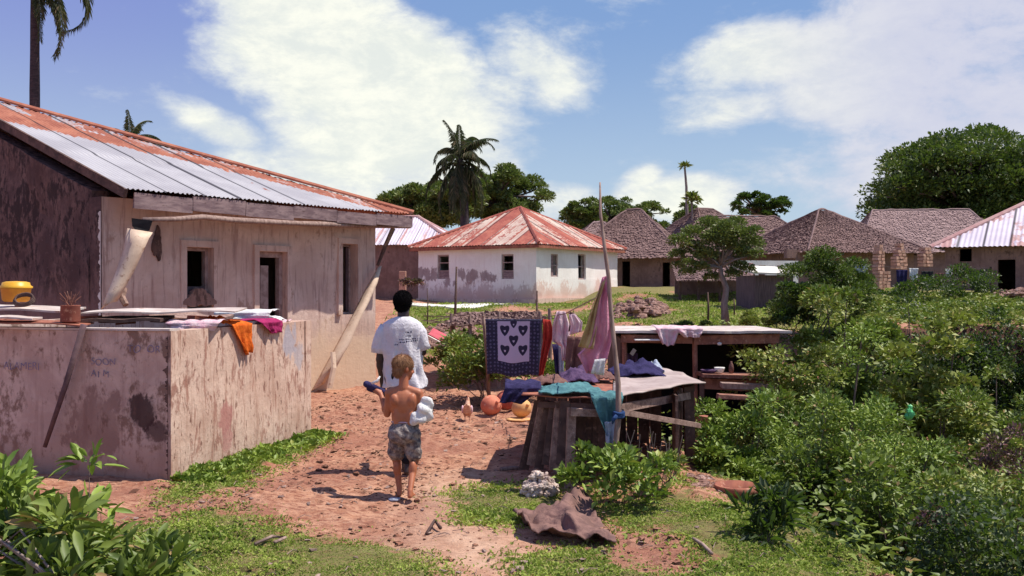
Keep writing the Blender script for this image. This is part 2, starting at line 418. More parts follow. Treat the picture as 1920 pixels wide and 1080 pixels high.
M['wood'] = simple('grey_wood', (.34, .22, .18), (.18, .105, .085), 5, stretch=(3, 3, 3), c3=(.48, .34, .28), s3=22, bmp=.5)
M['woodr'] = simple('reddish_wood', (.33, .15, .105), (.19, .08, .06), 7, c3=(.45, .27, .2), s3=25, bmp=.5)
M['woodd'] = simple('dark_wood', (.13, .075, .062), (.065, .038, .033), 6, c3=(.21, .13, .105), s3=20, bmp=.5)
M['pole'] = simple('bleached_pole', (.34, .235, .20), (.20, .125, .105), 8, stretch=(3, 3, .6), c3=(.12, .07, .06), s3=14, bmp=.5)
M['canvas'] = simple('pale_sheet', (.66, .50, .38), (.55, .40, .30), 5, c3=(.34, .2, .14), s3=16)
M['thatch'] = simple('palm_thatch', (.25, .155, .14), (.145, .085, .08), 2.0, c3=(.07, .038, .045), s3=9, stretch=(1, 1, 3.2), bmp=.5, bd=.04, thr=(.3, .7))
M['thatch2'] = simple('pale_palm_thatch', (.36, .245, .235), (.25, .165, .16), 2.0, c3=(.12, .07, .07), s3=11, stretch=(1, 1, 3.2), bmp=.8, bd=.06)
M['tin'] = tinmat('roofing_tin', (.46, .44, .455), (.37, .35, .37), (.44, .17, .105), (.30, .095, .06), (.13, .05, .05))
M['tinr'] = tinmat('rusting_tin', (.54, .42, .35), (.44, .31, .26), (.40, .13, .09), (.28, .07, .055), (.17, .045, .04), .7)
M['tinp'] = tinmat('pale_tin', (.60, .53, .60), (.50, .44, .52), (.40, .20, .20), (.48, .30, .28), (.22, .09, .09), .7)
M['sheet'] = simple('old_metal_sheet', (.62, .54, .50), (.46, .37, .33), 4, c3=(.36, .2, .14), s3=10, rough=.6, bmp=.2)
M['rust'] = simple('rusted_sheet', (.36, .13, .08), (.22, .07, .05), 6, c3=(.5, .27, .18), s3=18, rough=.85)
M['stone'] = simple('rubble_stone', (.30, .17, .135), (.18, .09, .07), 6, c3=(.52, .40, .36), s3=20, bmp=.6)
M['coral'] = simple('coral_rock', (.74, .62, .56), (.50, .36, .31), 16, c3=(.08, .045, .045), s3=34, bmp=1.0, bd=.04)
M['tabletin'] = simple('table_sheet', (.44, .35, .325), (.33, .25, .23), 3, c3=(.24, .15, .13), s3=12, rough=.7, bmp=.2)
M['brick'] = simple('fired_brick', (.56, .33, .24), (.44, .23, .165), 9, c3=(.6, .38, .28), s3=24)
M['concrete'] = simple('pale_concrete', (.74, .70, .64), (.60, .54, .48), 3)
M['bark'] = simple('tree_bark', (.17, .115, .10), (.09, .06, .055), 8, stretch=(2, 2, .5), bmp=.7)
M['barkp'] = simple('pale_bark', (.30, .235, .21), (.19, .14, .125), 8, stretch=(2, 2, .5), bmp=.7)
M['palmbark'] = simple('palm_bark', (.075, .05, .055), (.04, .028, .032), 6, stretch=(1, 1, 4), bmp=.8)
M['leaf_bright'] = leafmat('bright_leaf', (.07, .13, .018), (.33, .42, .07), (.30, .33, .06))
M['leaf_mid'] = leafmat('mid_leaf', (.055, .095, .018), (.25, .31, .055), (.30, .20, .08))
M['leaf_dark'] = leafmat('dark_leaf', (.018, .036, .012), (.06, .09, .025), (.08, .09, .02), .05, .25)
M['leaf_tree'] = leafmat('tree_leaf', (.035, .065, .016), (.13, .17, .04), (.20, .20, .06), .08)
M['leaf_yel'] = leafmat('yellowish_leaf', (.08, .12, .02), (.36, .38, .085), (.38, .32, .10), .12)
M['leaf_far'] = leafmat('far_leaf', (.07, .10, .03), (.22, .25, .07), (.22, .22, .09), .08)
M['leaf_pur'] = leafmat('purple_leaf', (.07, .025, .04), (.16, .06, .08), (.25, .1, .09), .1)
M['palmleaf'] = leafmat('palm_leaflet', (.035, .045, .022), (.09, .085, .04), (.16, .12, .07), .2, .2)
M['grass'] = leafmat('grass_blade', (.15, .22, .032), (.42, .48, .095), (.42, .36, .14), .14, .3, .7)
M['twig'] = simple('dry_twig', (.36, .25, .21), (.2, .13, .11), 12)
M['skin_b'] = simple('tanned_skin', (.43, .15, .075), (.36, .115, .055), 7, rough=.5, bmp=.1, bd=.003, spec=.4)
M['skin_m'] = simple('dark_skin', (.045, .024, .02), (.032, .017, .015), 7, rough=.45, bmp=.1, bd=.003, spec=.45)
M['hair_b'] = simple('blond_hair', (.42, .22, .11), (.24, .115, .06), 30, stretch=(3, 3, .8), bmp=.7, bd=.008, rough=.6)
M['hair_m'] = simple('black_hair', (.006, .005, .006), (.010, .008, .009), 80, bmp=.9, bd=.01, rough=1.0, spec=.05)
M['wtee'] = fabric('white_cotton', (.84, .80, .84), (.76, .72, .78), 5)
M['wcloth'] = fabric('white_towel', (.88, .86, .84), (.78, .76, .78), 8)
M['shorts'] = fabric('patterned_shorts', (.42, .36, .33), (.13, .10, .11), 26)
M['navytr'] = fabric('dark_trousers', (.02, .02, .03))
M['orange'] = fabric('orange_cloth', (.86, .20, .03), (.72, .13, .02))
M['magenta'] = fabric('magenta_cloth', (.48, .04, .16), (.34, .03, .12))
M['pinkw'] = fabric('pink_white_cloth', (.80, .50, .58), (.86, .68, .70), 12)
M['pink'] = fabric('pink_cloth', (.84, .40, .54), (.74, .30, .44), 9)
M['yellow'] = fabric('yellow_cloth', (.66, .50, .26), (.56, .38, .20), 9)
M['red'] = fabric('red_cloth', (.50, .055, .04), (.36, .035, .03), 7)
M['navy'] = fabric('navy_cloth', (.035, .03, .085), (.06, .05, .14), 10)
M['teal'] = fabric('teal_cloth', (.13, .30, .32), (.08, .19, .22), 12)
M['purple'] = fabric('purple_cloth', (.17, .10, .19), (.10, .06, .13), 12)
M['brownc'] = fabric('brown_cloth', (.26, .14, .12), (.18, .09, .08), 12)
M['sack'] = simple('brown_sacking', (.23, .125, .105), (.14, .075, .065), 9, c3=(.12, .06, .055), s3=34, bmp=.8, bd=.018)
M['blue'] = fabric('blue_rag', (.05, .10, .25), (.03, .06, .16))
M['paleblue'] = fabric('pale_blue_cloth', (.52, .57, .68), (.42, .46, .58))
M['buoy_o'] = simple('orange_buoy', (.66, .22, .13), (.50, .14, .085), 6, rough=.75, c3=(.6, .35, .26), s3=16)
M['buoy_r'] = simple('red_buoy', (.50, .13, .09), (.38, .08, .055), 7, rough=.75, c3=(.5, .25, .18), s3=16)
M['buoy_y'] = simple('yellow_buoy', (.70, .40, .16), (.56, .26, .12), 7, rough=.75, c3=(.45, .22, .12), s3=16)
M['yplastic'] = simple('yellow_plastic', (.72, .40, .03), (.62, .32, .03), 5, rough=.4, bmp=.1)
M['graf'] = simple('faded_blue_paint', (.17, .16, .28), (.27, .22, .30), 12)
M['hen'] = simple('hen_feathers', (.52, .26, .17), (.66, .42, .30), 18, stretch=(1, 1, 2))
M['black'] = simple('black_rubber', (.015, .014, .016), (.025, .022, .024), 9)
M['green'] = simple('green_plastic', (.12, .50, .18), (.08, .36, .13), 9, rough=.4)
def batik():
    m, t, b, o = new_mat('batik_cloth'); uv = t.node('ShaderNodeUVMap').outputs[0]
    sp = t.node('ShaderNodeSeparateXYZ'); t.l.new(uv, sp.inputs[0]); x, y = sp.outputs[0], sp.outputs[1]
    ax = t.math('ABSOLUTE', t.math('SUBTRACT', x, .5)); ay = t.math('ABSOLUTE', t.math('SUBTRACT', y, .60))
    inner = t.math('MULTIPLY', t.math('LESS_THAN', ax, .29), t.math('LESS_THAN', ay, .36))
    dark = (.022, .02, .05); light = (.46, .40, .56)
    acc = None
    for cx, cy, r in [(.5, .61, .085), (.34, .78, .085), (.67, .78, .085), (.34, .43, .085), (.67, .43, .085), (.5, .90, .06)]:
        dx = t.math('SUBTRACT', x, cx); dy = t.math('MULTIPLY', t.math('SUBTRACT', y, cy), 1.0)
        # heart / drop shaped motif
        dy2 = t.math('SUBTRACT', dy, t.math('MULTIPLY', t.math('ABSOLUTE', dx), .75))
        d = t.math('SQRT', t.math('ADD', t.math('MULTIPLY', dx, dx), t.math('MULTIPLY', dy2, dy2)))
        mk = t.math('MULTIPLY', t.math('LESS_THAN', d, r), t.math('GREATER_THAN', d, r * .22))
        acc = mk if acc is None else t.math('MAXIMUM', acc, mk)
    ci = t.mix(acc, light, dark)
    vo = t.node('ShaderNodeTexVoronoi'); t.l.new(uv, vo.inputs['Vector']); vo.inputs['Scale'].default_value = 15; vo.inputs['Randomness'].default_value = .25
    bd = t.mix(t.math('LESS_THAN', vo.outputs['Distance'], .30), dark, (.085, .08, .16))
    c = t.mix(inner, bd, ci)
    t.set(b.inputs['Base Color'], c); b.inputs['Roughness'].default_value = .95
    return m
M['batik'] = batik()

# ------------------------------------------------------------------ ground sheet
def axis(segs):
    a = []
    for s, e, st in segs: a += list(np.arange(s, e, st))
    return np.array(sorted(set(np.round(a + [segs[-1][1]], 4))))
gx = axis([(-600, -100, 60), (-100, -30, 7), (-30, -8, 1.0), (-8, -4, .2), (-4, 3.4, .03), (3.4, 8, .12), (8, 20, .5), (20, 50, 2), (50, 110, 8), (110, 600, 60)])
gy = axis([(-60, -5, 5), (-5, 4, .5), (4, 5.2, .1), (5.2, 13.0, .03), (13, 18, .08), (18, 30, .25), (30, 60, .8), (60, 120, 5), (120, 1400, 80)])
X, Y = np.meshgrid(gx, gy); Z = terrain(X, Y); GM = (grass_mask(X, Y) + grass_mask(X + .13, Y + .05) + grass_mask(X - .13, Y - .1) + grass_mask(X + .03, Y + .22) + grass_mask(X - .04, Y - .22)) / 5
path = np.clip(1 - np.abs(X - (-.15 + .10 * np.sin(Y * .6))) / 1.0, 0, 1) * (1 - sst(8.2, 10, Y))
path = np.maximum(path, .0)
near = (1 - sst(18, 24, Y)) * sst(4, 5, Y)
rough_amt = near * (1 - .55 * path)
Z = Z + rough_amt * (fbm(X * 2.0, Y * 3.0, 4) * .05 + np.maximum(fbm(X * 7, Y * 11, 3), -.05) * .055)
PK = path * (fbm(X * 1.5, Y * 1.2, 4) * 1.2 + .75)
ny, nx = X.shape
vv = np.stack([X, Y, Z], -1).reshape(-1, 3)
idx = np.arange(ny * nx).reshape(ny, nx)
q = np.stack([idx[:-1, :-1], idx[:-1, 1:], idx[1:, 1:], idx[1:, :-1]], -1).reshape(-1)
me = np_mesh('ground', vv, q, np.full((ny - 1) * (nx - 1), 4))
a = me.attributes.new('grassy', 'FLOAT', 'POINT'); a.data.foreach_set('value', GM.ravel().astype(np.float32))
a = me.attributes.new('packed', 'FLOAT', 'POINT'); a.data.foreach_set('value', np.clip(PK, 0, 1).ravel().astype(np.float32))
tag(link_mesh('ground', me, M['ground'], origin=(0, 0, 0), smooth=True), kind='structure')
def tzs(x, y):  # terrain with the fine relief
    x = np.asarray(x, float); y = np.asarray(y, float)
    pt = np.clip(1 - np.abs(x - (-.15 + .10 * np.sin(y * .6))) / 1.0, 0, 1) * (1 - sst(8.2, 10, y))
    ra = (1 - sst(18, 24, y)) * sst(4, 5, y) * (1 - .55 * pt)
    return terrain(x, y) + ra * (fbm(x * 2.0, y * 3.0, 4) * .05 + np.maximum(fbm(x * 7, y * 11, 3), -.05) * .055)

# ------------------------------------------------------------------ leaves
def nrm(v): return v / np.maximum(np.linalg.norm(v, axis=-1, keepdims=True), 1e-6)
def leaf_arrays(pos, dr, L, wr=.42, fold=.25, droop=.15, rg=rng, fine=False):
    n = len(pos); dr = nrm(dr); up = nrm(rg.normal(size=(n, 3)) * .5 + np.array([0, 0, 1]))
    sd_ = nrm(np.cross(dr, up)); nm = np.cross(sd_, dr); L = np.asarray(L).reshape(-1, 1)
    dz = np.array([0, 0, -1.0])
    if not fine:
        a = pos; b = pos + dr * L * .45 + sd_ * L * wr * .5 + nm * L * fold * .3
        c = pos + dr * L + dz * L * droop; d = pos + dr * L * .45 - sd_ * L * wr * .5 + nm * L * fold * .3
        V = np.stack([a, b, c, d], 1).reshape(-1, 3)
        F = (np.array([0, 1, 2, 0, 2, 3])[None] + 4 * np.arange(n)[:, None]).ravel()
        return V, F, np.full(2 * n, 3)
    ts = [.0, .22, .5, .78, 1.0]; ws = [.0, .38, .5, .33, .0]
    rows = []
    for t_, w_ in zip(ts, ws):
        m_ = pos + dr * L * t_ + dz * L * droop * t_ * t_ * 1.6
        if w_ == 0: rows.append([m_])
        else: rows.append([m_ - sd_ * L * wr * w_ + nm * L * fold * .22, m_ - dz * 0, m_ + sd_ * L * wr * w_ + nm * L * fold * .22])
    V = np.stack([x for r_ in rows for x in r_], 1).reshape(-1, 3)
    T = [0, 1, 2, 0, 2, 3, 1, 4, 5, 1, 5, 2, 2, 5, 6, 2, 6, 3, 4, 7, 8, 4, 8, 5, 5, 8, 9, 5, 9, 6, 7, 10, 8, 8, 10, 9]
    F = (np.array(T)[None] + 11 * np.arange(n)[:, None]).ravel()
    return V, F, np.full(12 * n, 3)
def clump_leaves(centers, radii, n, L, rg, wr=.42, outward=1.0, up=.4, fine=False, flat=.75, droop=.15):
    centers = np.asarray(centers); radii = np.asarray(radii); k = rg.choice(len(centers), n, p=radii**2 / (radii**2).sum())
    d = nrm(rg.normal(size=(n, 3))); d[:, 2] = np.where(d[:, 2] < -.35, -d[:, 2], d[:, 2])
    r = rg.random(n)**.45
    pos = centers[k] + d * radii[k][:, None] * r[:, None] * np.array([1, 1, flat])
    dr = d * outward + rg.normal(size=(n, 3)) * .55 + np.array([0, 0, up])
    return leaf_arrays(pos, dr, L * rg.uniform(.6, 1.35, n), wr, .25, droop, rg, fine)
def add_leaf_mesh(name, arr, mat, parent, **kw):
    return link_mesh(name, np_mesh(name, *arr), mat, parent, **kw)
def dome(c, rad, K, rg, rc, low=.0):
    pts = []; rr = []
    for _ in range(K):
        d = nrm(rg.normal(size=3)); 
        if d[2] < low: d[2] = -d[2] * .6 + low
        s = rg.uniform(.45, 1.0)**.6
        f = 1 + .22 * math.sin(3 * math.atan2(d[1], d[0]) + c[0] * 3) + rg.uniform(-.12, .18)
        pts.append(np.array(c) + d * np.array(rad) * s * f); rr.append(rc * rg.uniform(.6, 1.3))
    return np.array(pts), np.array(rr)
def bush(name, label, base, rad, n, L, mat, seed, K=16, rc=None, cat='bush', group=None, wr=.42, stems=7, fine=False, lift=.35, extra=None, up=.4):
    rg = np.random.default_rng(seed); base = Vector(base)
    t = thing(name, label, cat, base, group)
    c = np.array([base.x, base.y, base.z + rad[2] * lift])
    pts, rr = dome(c, (rad[0], rad[1], rad[2] * (1 - lift) * 1.0), K, rg, rc or min(rad) * .42, -.3)
    pts[:, 2] = np.maximum(pts[:, 2], base.z + .05 * rad[2])
    arr = clump_leaves(pts, rr, n, L, rg, wr, fine=fine, up=up)
    add_leaf_mesh('foliage', arr, mat, t, smooth=fine)
    mb = MB()
    for i in range(min(stems, K)):
        e = Vector(pts[i]); s = base + Vector((rg.normal() * rad[0] * .12, rg.normal() * rad[1] * .12, -.05))
        mid = s.lerp(e, .5) + Vector((rg.normal() * .05, rg.normal() * .05, rad[2] * .06)); r0 = max(.008, rad[2] * .016)
        r0 *= .55; mb.tube([s, mid, e], [r0, r0 * .7, r0 * .3], 5)
        e2 = Vector(pts[(i * 3 + 5) % K]); mb.tube([mid, mid.lerp(e2, .6) + Vector((0, 0, .03)), e2], [r0 * .6, r0 * .4, r0 * .2], 4)
    mb.build('stem', M['bark'], t)
    return t
def tree(name, label, base, trunk_pts, trunk_r, crown_pts, crown_r, n, L, mat, seed, bark='bark', group=None, wr=.5, cat='tree', flat=.7):
    rg = np.random.default_rng(seed); base = Vector(base)
    t = thing(name, label, cat, base, group)
    mb = MB(); tp = [Vector(p) for p in trunk_pts]
    mb.tube(tp, [trunk_r * (1 - .5 * i / (len(tp) - 1)) * (1.25 if i == 0 else 1) for i in range(len(tp))], 10)
    cp = np.asarray(crown_pts, float); cr = np.asarray(crown_r, float)
    for i in range(len(cp)):
        e = Vector(cp[i]); s = tp[-1] if i % 3 else tp[-2].lerp(tp[-1], .6)
        m_ = s.lerp(e, .45) + Vector((rg.normal() * .06, 0, .12)) * (e - s).length * .5
        mb.tube([s, m_, e], [trunk_r * .42, trunk_r * .25, trunk_r * .08], 6)
    mb.build('trunk', M[bark], t, smooth=True)
    arr = clump_leaves(cp, cr, n, L, rg, wr, flat=flat)
    add_leaf_mesh('crown', arr, mat, t)
    return t
# ------------------------------------------------------------------ building helpers
def V2(p): return Vector((p[0], p[1]))
def wall_hit(A, B, px, py=None):
    k = (px - 960) / FPX; A = V2(A); B = V2(B); d = B - A
    t = (k * A.y - A.x) / (d.x - k * d.y); p = A + d * t
    u = t * d.length
    return (u, p.y, CH - (py - 540) / FPX * p.y if py is not None else None)
def wall(parent, A, B, z0, z1, inward, thick=.25, openings=(), mat=None, name='wall', step=.5, rough=.012, ztop=None):
    A = V2(A); B = V2(B); d = (B - A); L = d.length; d.normalize(); n = V2(inward).normalized()
    us = {0.0, L}; zs = {z0, z1}
    for o in openings: us |= {o[0], o[1]}; zs |= {o[2], o[3]}
    def fill(s, st):
        s = sorted(s); r = []
        for a, b in zip(s[:-1], s[1:]):
            k = max(1, int((b - a) / st)); r += [a + (b - a) * i / k for i in range(k)]
        return r + [s[-1]]
    us = fill(us, step); zs = fill(zs, step)
    nu, nz = len(us), len(zs)
    hole = lambda i, j: any(us[i] >= o[0] - 1e-5 and us[i + 1] <= o[1] + 1e-5 and zs[j] >= o[2] - 1e-5 and zs[j + 1] <= o[3] + 1e-5 for o in openings)
    vs = []; fs = []
    def vert(i, j, side):
        u, z = us[i], zs[j]
        if ztop is not None: z = z0 + (z - z0) / (z1 - z0) * (ztop(u) - z0)
        p = A + d * u
        jt = rough * (fbm(u * 1.3 + A.x, z * 1.3 + A.y, 3)) if side == 0 else 0
        p = p + n * (side * thick + float(jt)); return (p.x, p.y, z)
    for side in (0, 1):
        for j in range(nz):
            for i in range(nu): vs.append(vert(i, j, side))
    id_ = lambda i, j, s: s * nu * nz + j * nu + i
    for i in range(nu - 1):
        for j in range(nz - 1):
            if hole(i, j): continue
            fs.append((id_(i, j, 0), id_(i + 1, j, 0), id_(i + 1, j + 1, 0), id_(i, j + 1, 0)))
            fs.append((id_(i, j, 1), id_(i, j + 1, 1), id_(i + 1, j + 1, 1), id_(i + 1, j, 1)))
            for (di, dj, e) in ((-1, 0, ((i, j), (i, j + 1))), (1, 0, ((i + 1, j + 1), (i + 1, j))), (0, -1, ((i + 1, j), (i, j))), (0, 1, ((i, j + 1), (i + 1, j + 1)))):
                ii, jj = i + di, j + dj
                if ii < 0 or jj < 0 or ii >= nu - 1 or jj >= nz - 1 or hole(ii, jj):
                    (a, b), (c, e2) = e
                    fs.append((id_(a, b, 0), id_(a, b, 1), id_(c, e2, 1), id_(c, e2, 0)))
    mb = MB(); mb.add(vs, fs); return mb.build(name, mat, parent, recalc=True)
def wbox(mb, A, B, u0, u1, z0, z1, inward, off0, off1):
    A = V2(A); B = V2(B); d = (B - A).normalized(); n = V2(inward).normalized()
    vs = []
    for z in (z0, z1):
        for u, o in ((u0, off0), (u1, off0), (u1, off1), (u0, off1)):
            p = A + d * u + n * o; vs.append((p.x, p.y, z))
    mb.add(vs, [(0, 3, 2, 1), (4, 5, 6, 7), (0, 1, 5, 4), (1, 2, 6, 5), (2, 3, 7, 6), (3, 0, 4, 7)])
def window(parent, A, B, o, inward, fr=.06, dep=.1, bars=0, shutter=None, name='window', proud=.0):
    mb = MB(); u0, u1, z0, z1 = o; e = .003
    a0, a1 = dep, dep + .06
    wbox(mb, A, B, u0 + e, u0 + fr, z0 + e, z1 - e, inward, a0, a1); wbox(mb, A, B, u1 - fr, u1 - e, z0 + e, z1 - e, inward, a0, a1)
    wbox(mb, A, B, u0 + fr, u1 - fr, z1 - fr, z1 - e, inward, a0, a1); wbox(mb, A, B, u0 + fr, u1 - fr, z0 + e, z0 + fr, inward, a0, a1)
    for k in range(bars):
        zz = z0 + (z1 - z0) * (k + 1) / (bars + 1); wbox(mb, A, B, u0 + fr, u1 - fr, zz - .02, zz + .02, inward, a0 + .005, a1 - .005)
    f = mb.build(name, M['frame'], parent)
    if shutter:
        s0, s1, zz0, zz1, mt = shutter; m2 = MB(); wbox(m2, A, B, s0, s1, zz0, zz1, inward, a0 + .01, a0 + .045); m2.build('shutter', mt, f)
    return f
def corr_plane(mb_data, e0, e1, upv, tl, tr, pitch, amp, rows, rustf, t0=0.0, seg=6, sheet=.75, lap=2.4):
    """corrugated plane: eave e0->e1, up vector, boundary tmax(s)=min(tl(s),tr(s))"""
    e0 = np.array(e0, float); e1 = np.array(e1, float); d = e1 - e0; L = np.linalg.norm(d); d /= L
    upv = np.array(upv, float); upv /= np.linalg.norm(upv); nrmv = np.cross(d, upv); nrmv *= np.sign(nrmv[2])
    ns = int(L / pitch * seg); s = np.linspace(0, L, ns + 1)
    tm = np.maximum(np.minimum(tl(s), tr(s)), .001)
    rg = np.random.default_rng(5); nsh = int(L / sheet) + 2
    rsh = rg.random((nsh, 12)); zs = rg.uniform(-1, 1, (nsh, 12)) * .006
    V = []; RU = []; GP = []
    sk = fbm(s * 5.5, s * .3 + 7, 3)
    for r in range(rows + 1):
        t = tm * r / rows
        ci = np.minimum((s / sheet).astype(int), nsh - 1); ri = np.minimum((t / lap).astype(int), 11)
        h = amp * np.cos(2 * np.pi * s / pitch) + zs[ci, ri] + (t % lap) / lap * -.012
        jag = (rg.uniform(-.015, .015, len(s)) if r == 0 else 0)
        V.append(e0 + d * s[:, None] + upv * (t + t0 + jag)[:, None] + nrmv * h[:, None])
        RU.append(rustf(s, t, rsh[ci, ri]) + np.maximum(sk + .55 * fbm(s * 4, t * .7, 3), 0) * .75)
        g = ((s % sheet) < pitch * (.62 if pitch < .1 else .3)).astype(float) * .85; GP.append(g)
    mb_data.append((np.concatenate(V), rows + 1, ns + 1, np.concatenate(RU), np.concatenate(GP), e0, d, upv, nrmv))
def corr_build(name, planes, mat, parent, thick=.004):
    V = []; F = []; S = []; RU = []; GP = []; b = 0
    for (v, nr, nc, ru, gpv, *_) in planes:
        id_ = np.arange(nr * nc).reshape(nr, nc) + b
        F.append(np.stack([id_[:-1, :-1], id_[:-1, 1:], id_[1:, 1:], id_[1:, :-1]], -1).reshape(-1)); S.append(np.full((nr - 1) * (nc - 1), 4))
        V.append(v); RU.append(ru); GP.append(gpv); b += len(v)
    me = np_mesh(name, np.concatenate(V), np.concatenate(F), np.concatenate(S))
    for nm, arr in (('rust', RU), ('gap', GP)):
        a = me.attributes.new(nm, 'FLOAT', 'POINT'); a.data.foreach_set('value', np.concatenate(arr).astype(np.float32))
    return link_mesh(name, me, mat, parent)
def hip_tin(parent, c, n_corners, apex0, apex1, mat, pitch, amp, rustf, rows=14, sheet=.8, seg=4, lap=2.0):
    """four planes; corners in order a,b,c,d; ridge apex0 (near a,d) apex1 (near b,c)"""
    a, b, cc, d = [Vector(x) for x in n_corners]; r0, r1 = Vector(apex0), Vector(apex1); pl = []
    for e0, e1, q0, q1 in ((a, b, r0, r1), (b, cc, r1, r1), (cc, d, r1, r0), (d, a, r0, r0)):
        L = (e1 - e0).length; dd = (e1 - e0).normalized(); f = q0 - e0; s0 = f.dot(dd); up = f - dd * s0; h = up.length
        s1 = (q1 - e0).dot(dd)
        tl = lambda s, s0=s0, h=h: h * np.clip(s / max(s0, 1e-3), 0, 1)
        tr = lambda s, s1=s1, L=L, h=h: h * np.clip((L - s) / max(L - s1, 1e-3), 0, 1)
        corr_plane(pl, e0, e1, up, tl, tr, pitch, amp, rows, rustf, seg=seg, sheet=sheet, lap=lap)
    o = corr_build('roof', pl, mat, parent)
    return o
def hip_caps(parent, segs, mat, r=.07):
    mb = MB()
    for a, b in segs: mb.tube([Vector(a) + Vector((0, 0, .02)), Vector(b) + Vector((0, 0, .02))], r, 6, sq=.5)
    o = mb.build('ridge_cap', mat, parent); 
    for nm, vl in (('rust', .75), ('gap', 0.)):
        at = o.data.attributes.new(nm, 'FLOAT', 'POINT'); at.data.foreach_set('value', [vl] * len(o.data.vertices))
    return o
def thatch_plane(mb, e0, e1, r0, r1, rows, m, rg, th=.05, jit=.07):
    rows = int(rows * 1.7); m = int(m * 2)
    e0, e1, r0, r1 = map(Vector, (e0, e1, r0, r1))
    n = (e1 - e0).cross((r0 + r1) / 2 - e0).normalized()
    if n.z < 0: n = -n
    for k in range(rows):
        ta, tb = k / rows, min(1, (k + 1.35) / rows)
        A, B = e0.lerp(r0, ta), e1.lerp(r1, ta); C, Dd = e0.lerp(r0, tb), e1.lerp(r1, tb)
        up = (r0 - e0).normalized(); vs = []
        for i in range(m + 1):
            u = i / m; j = rg.uniform(-jit, jit); hh = rg.uniform(.5, 1.5)
            lo = A.lerp(B, u) - up * (j + jit); hi = C.lerp(Dd, u)
            vs += [lo + n * (th * .1), lo + n * th * hh, hi + n * th * .15]
        fs = []
        for i in range(m):
            o = i * 3; fs += [(o, o + 3, o + 4, o + 1), (o + 1, o + 4, o + 5, o + 2)]
        mb.add(vs, fs)
def thatch_roof(parent, corners, r0, r1, mat, seed, rows=16, m=60, th=.09, gable=()):
    rg = np.random.default_rng(seed); mb = MB(); a, b, c, d = corners
    for i, (e0, e1, q0, q1) in enumerate(((a, b, r0, r1), (b, c, r1, r1), (c, d, r1, r0), (d, a, r0, r0))):
        if i in gable: continue
        thatch_plane(mb, e0, e1, q0, q1, rows, m, rg, th)
    # shaggy ridge and hips
    for p, q_ in ((r0, r1), (a, r0), (d, r0), (b, r1), (c, r1)):
        p = Vector(p); q_ = Vector(q_); L = (q_ - p).length
        if L < .05: continue
        k = max(3, int(L / .35)); pts = [p.lerp(q_, i / k) + Vector((0, 0, th * .7 + rg.uniform(-.03, .04))) for i in range(k + 1)]
        mb.tube(pts, [th * rg.uniform(.9, 1.4) for _ in pts], 6, sq=.6)
    return mb.build('roof', mat, parent)
def place_house(c, ang, w, l):  # corners (counter-clockwise) of a w (along local x) by l rectangle
    ca, sa = math.cos(ang), math.sin(ang)
    return [Vector((c[0] + x * ca - y * sa, c[1] + x * sa + y * ca)) for x, y in ((-w / 2, -l / 2), (w / 2, -l / 2), (w / 2, l / 2), (-w / 2, l / 2))]
def box_walls(parent, K, z0, z1, mat, openings={}, rough=.02, thick=.2):
    c = sum((Vector(k) for k in K), Vector((0, 0))) / 4; os_ = []
    for i in range(4):
        A, B = K[i], K[(i + 1) % 4]; n = c - (Vector(A) + Vector(B)) / 2
        dd = (Vector(B) - Vector(A)).normalized(); n = n - dd * n.dot(dd)
        if i % 2: A2, B2 = Vector(A) + dd * (thick + .002), Vector(B) - dd * (thick + .002)
        else: A2, B2 = Vector(A), Vector(B)
        op = [(o[0] - (thick + .002) * (i % 2), o[1] - (thick + .002) * (i % 2), o[2], o[3]) for o in openings.get(i, [])]
        wall(parent, A2, B2, z0, z1, n, thick, op, mat, rough=rough)

# ------------------------------------------------------------------ the pink house on the left
hd = Vector((.6, .8)); hn = Vector((-.8, .6))          # along the front wall, inwards
WB = Vector((-2.45, 17.3)); WA = WB - hd * 5.25; HL = 5.25
house = thing('plastered_house', 'long pink plastered house with a tin roof, rusty along its hip, behind the masonry tank', 'house', (WA.x, WA.y, 0))
def fo(px0, px1, py0, py1):
    u0, _, za = wall_hit(WA, WB, px0, py0); u1, _, zb = wall_hit(WA, WB, px1, py1)
    u0_, _, z0 = wall_hit(WA, WB, px0, py1); u1_, _, z1 = wall_hit(WA, WB, px0, py0)
    return (u0, u1, z0, z1)
fw = [fo(349, 399, 463, 579), fo(485, 537, 471, 700), fo(641, 669, 457, 590)]
fw[1] = (fw[1][0], fw[1][1], .15, fw[1][3])
wall(house, WA, WB, -.25, 3.0, hn, .28, fw, M['house'], step=.3, rough=.05)
WD = WA + hn * 10; WC = WB + hn * 10
def gz(t): return 3.02 + .365 * np.minimum(t, 10 - t)
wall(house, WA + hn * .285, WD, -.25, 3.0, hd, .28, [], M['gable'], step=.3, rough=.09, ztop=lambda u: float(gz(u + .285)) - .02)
wall(house, WB + hn * .285, WC, -.25, 2.98, -hd, .28, [], M['house'])
wall(house, WD + hd * .285, WC - hd * .285, -.25, 2.98, -hn, .28, [], M['house'])
# window one: sill, dark below; stain of broken plaster
f1 = window(house, WA, WB, fw[0], hn, .05, .12, 0, (fw[0][0] + .05, fw[0][1] - .05, fw[0][2] + .05, fw[0][2] + .33, M['doorw']))
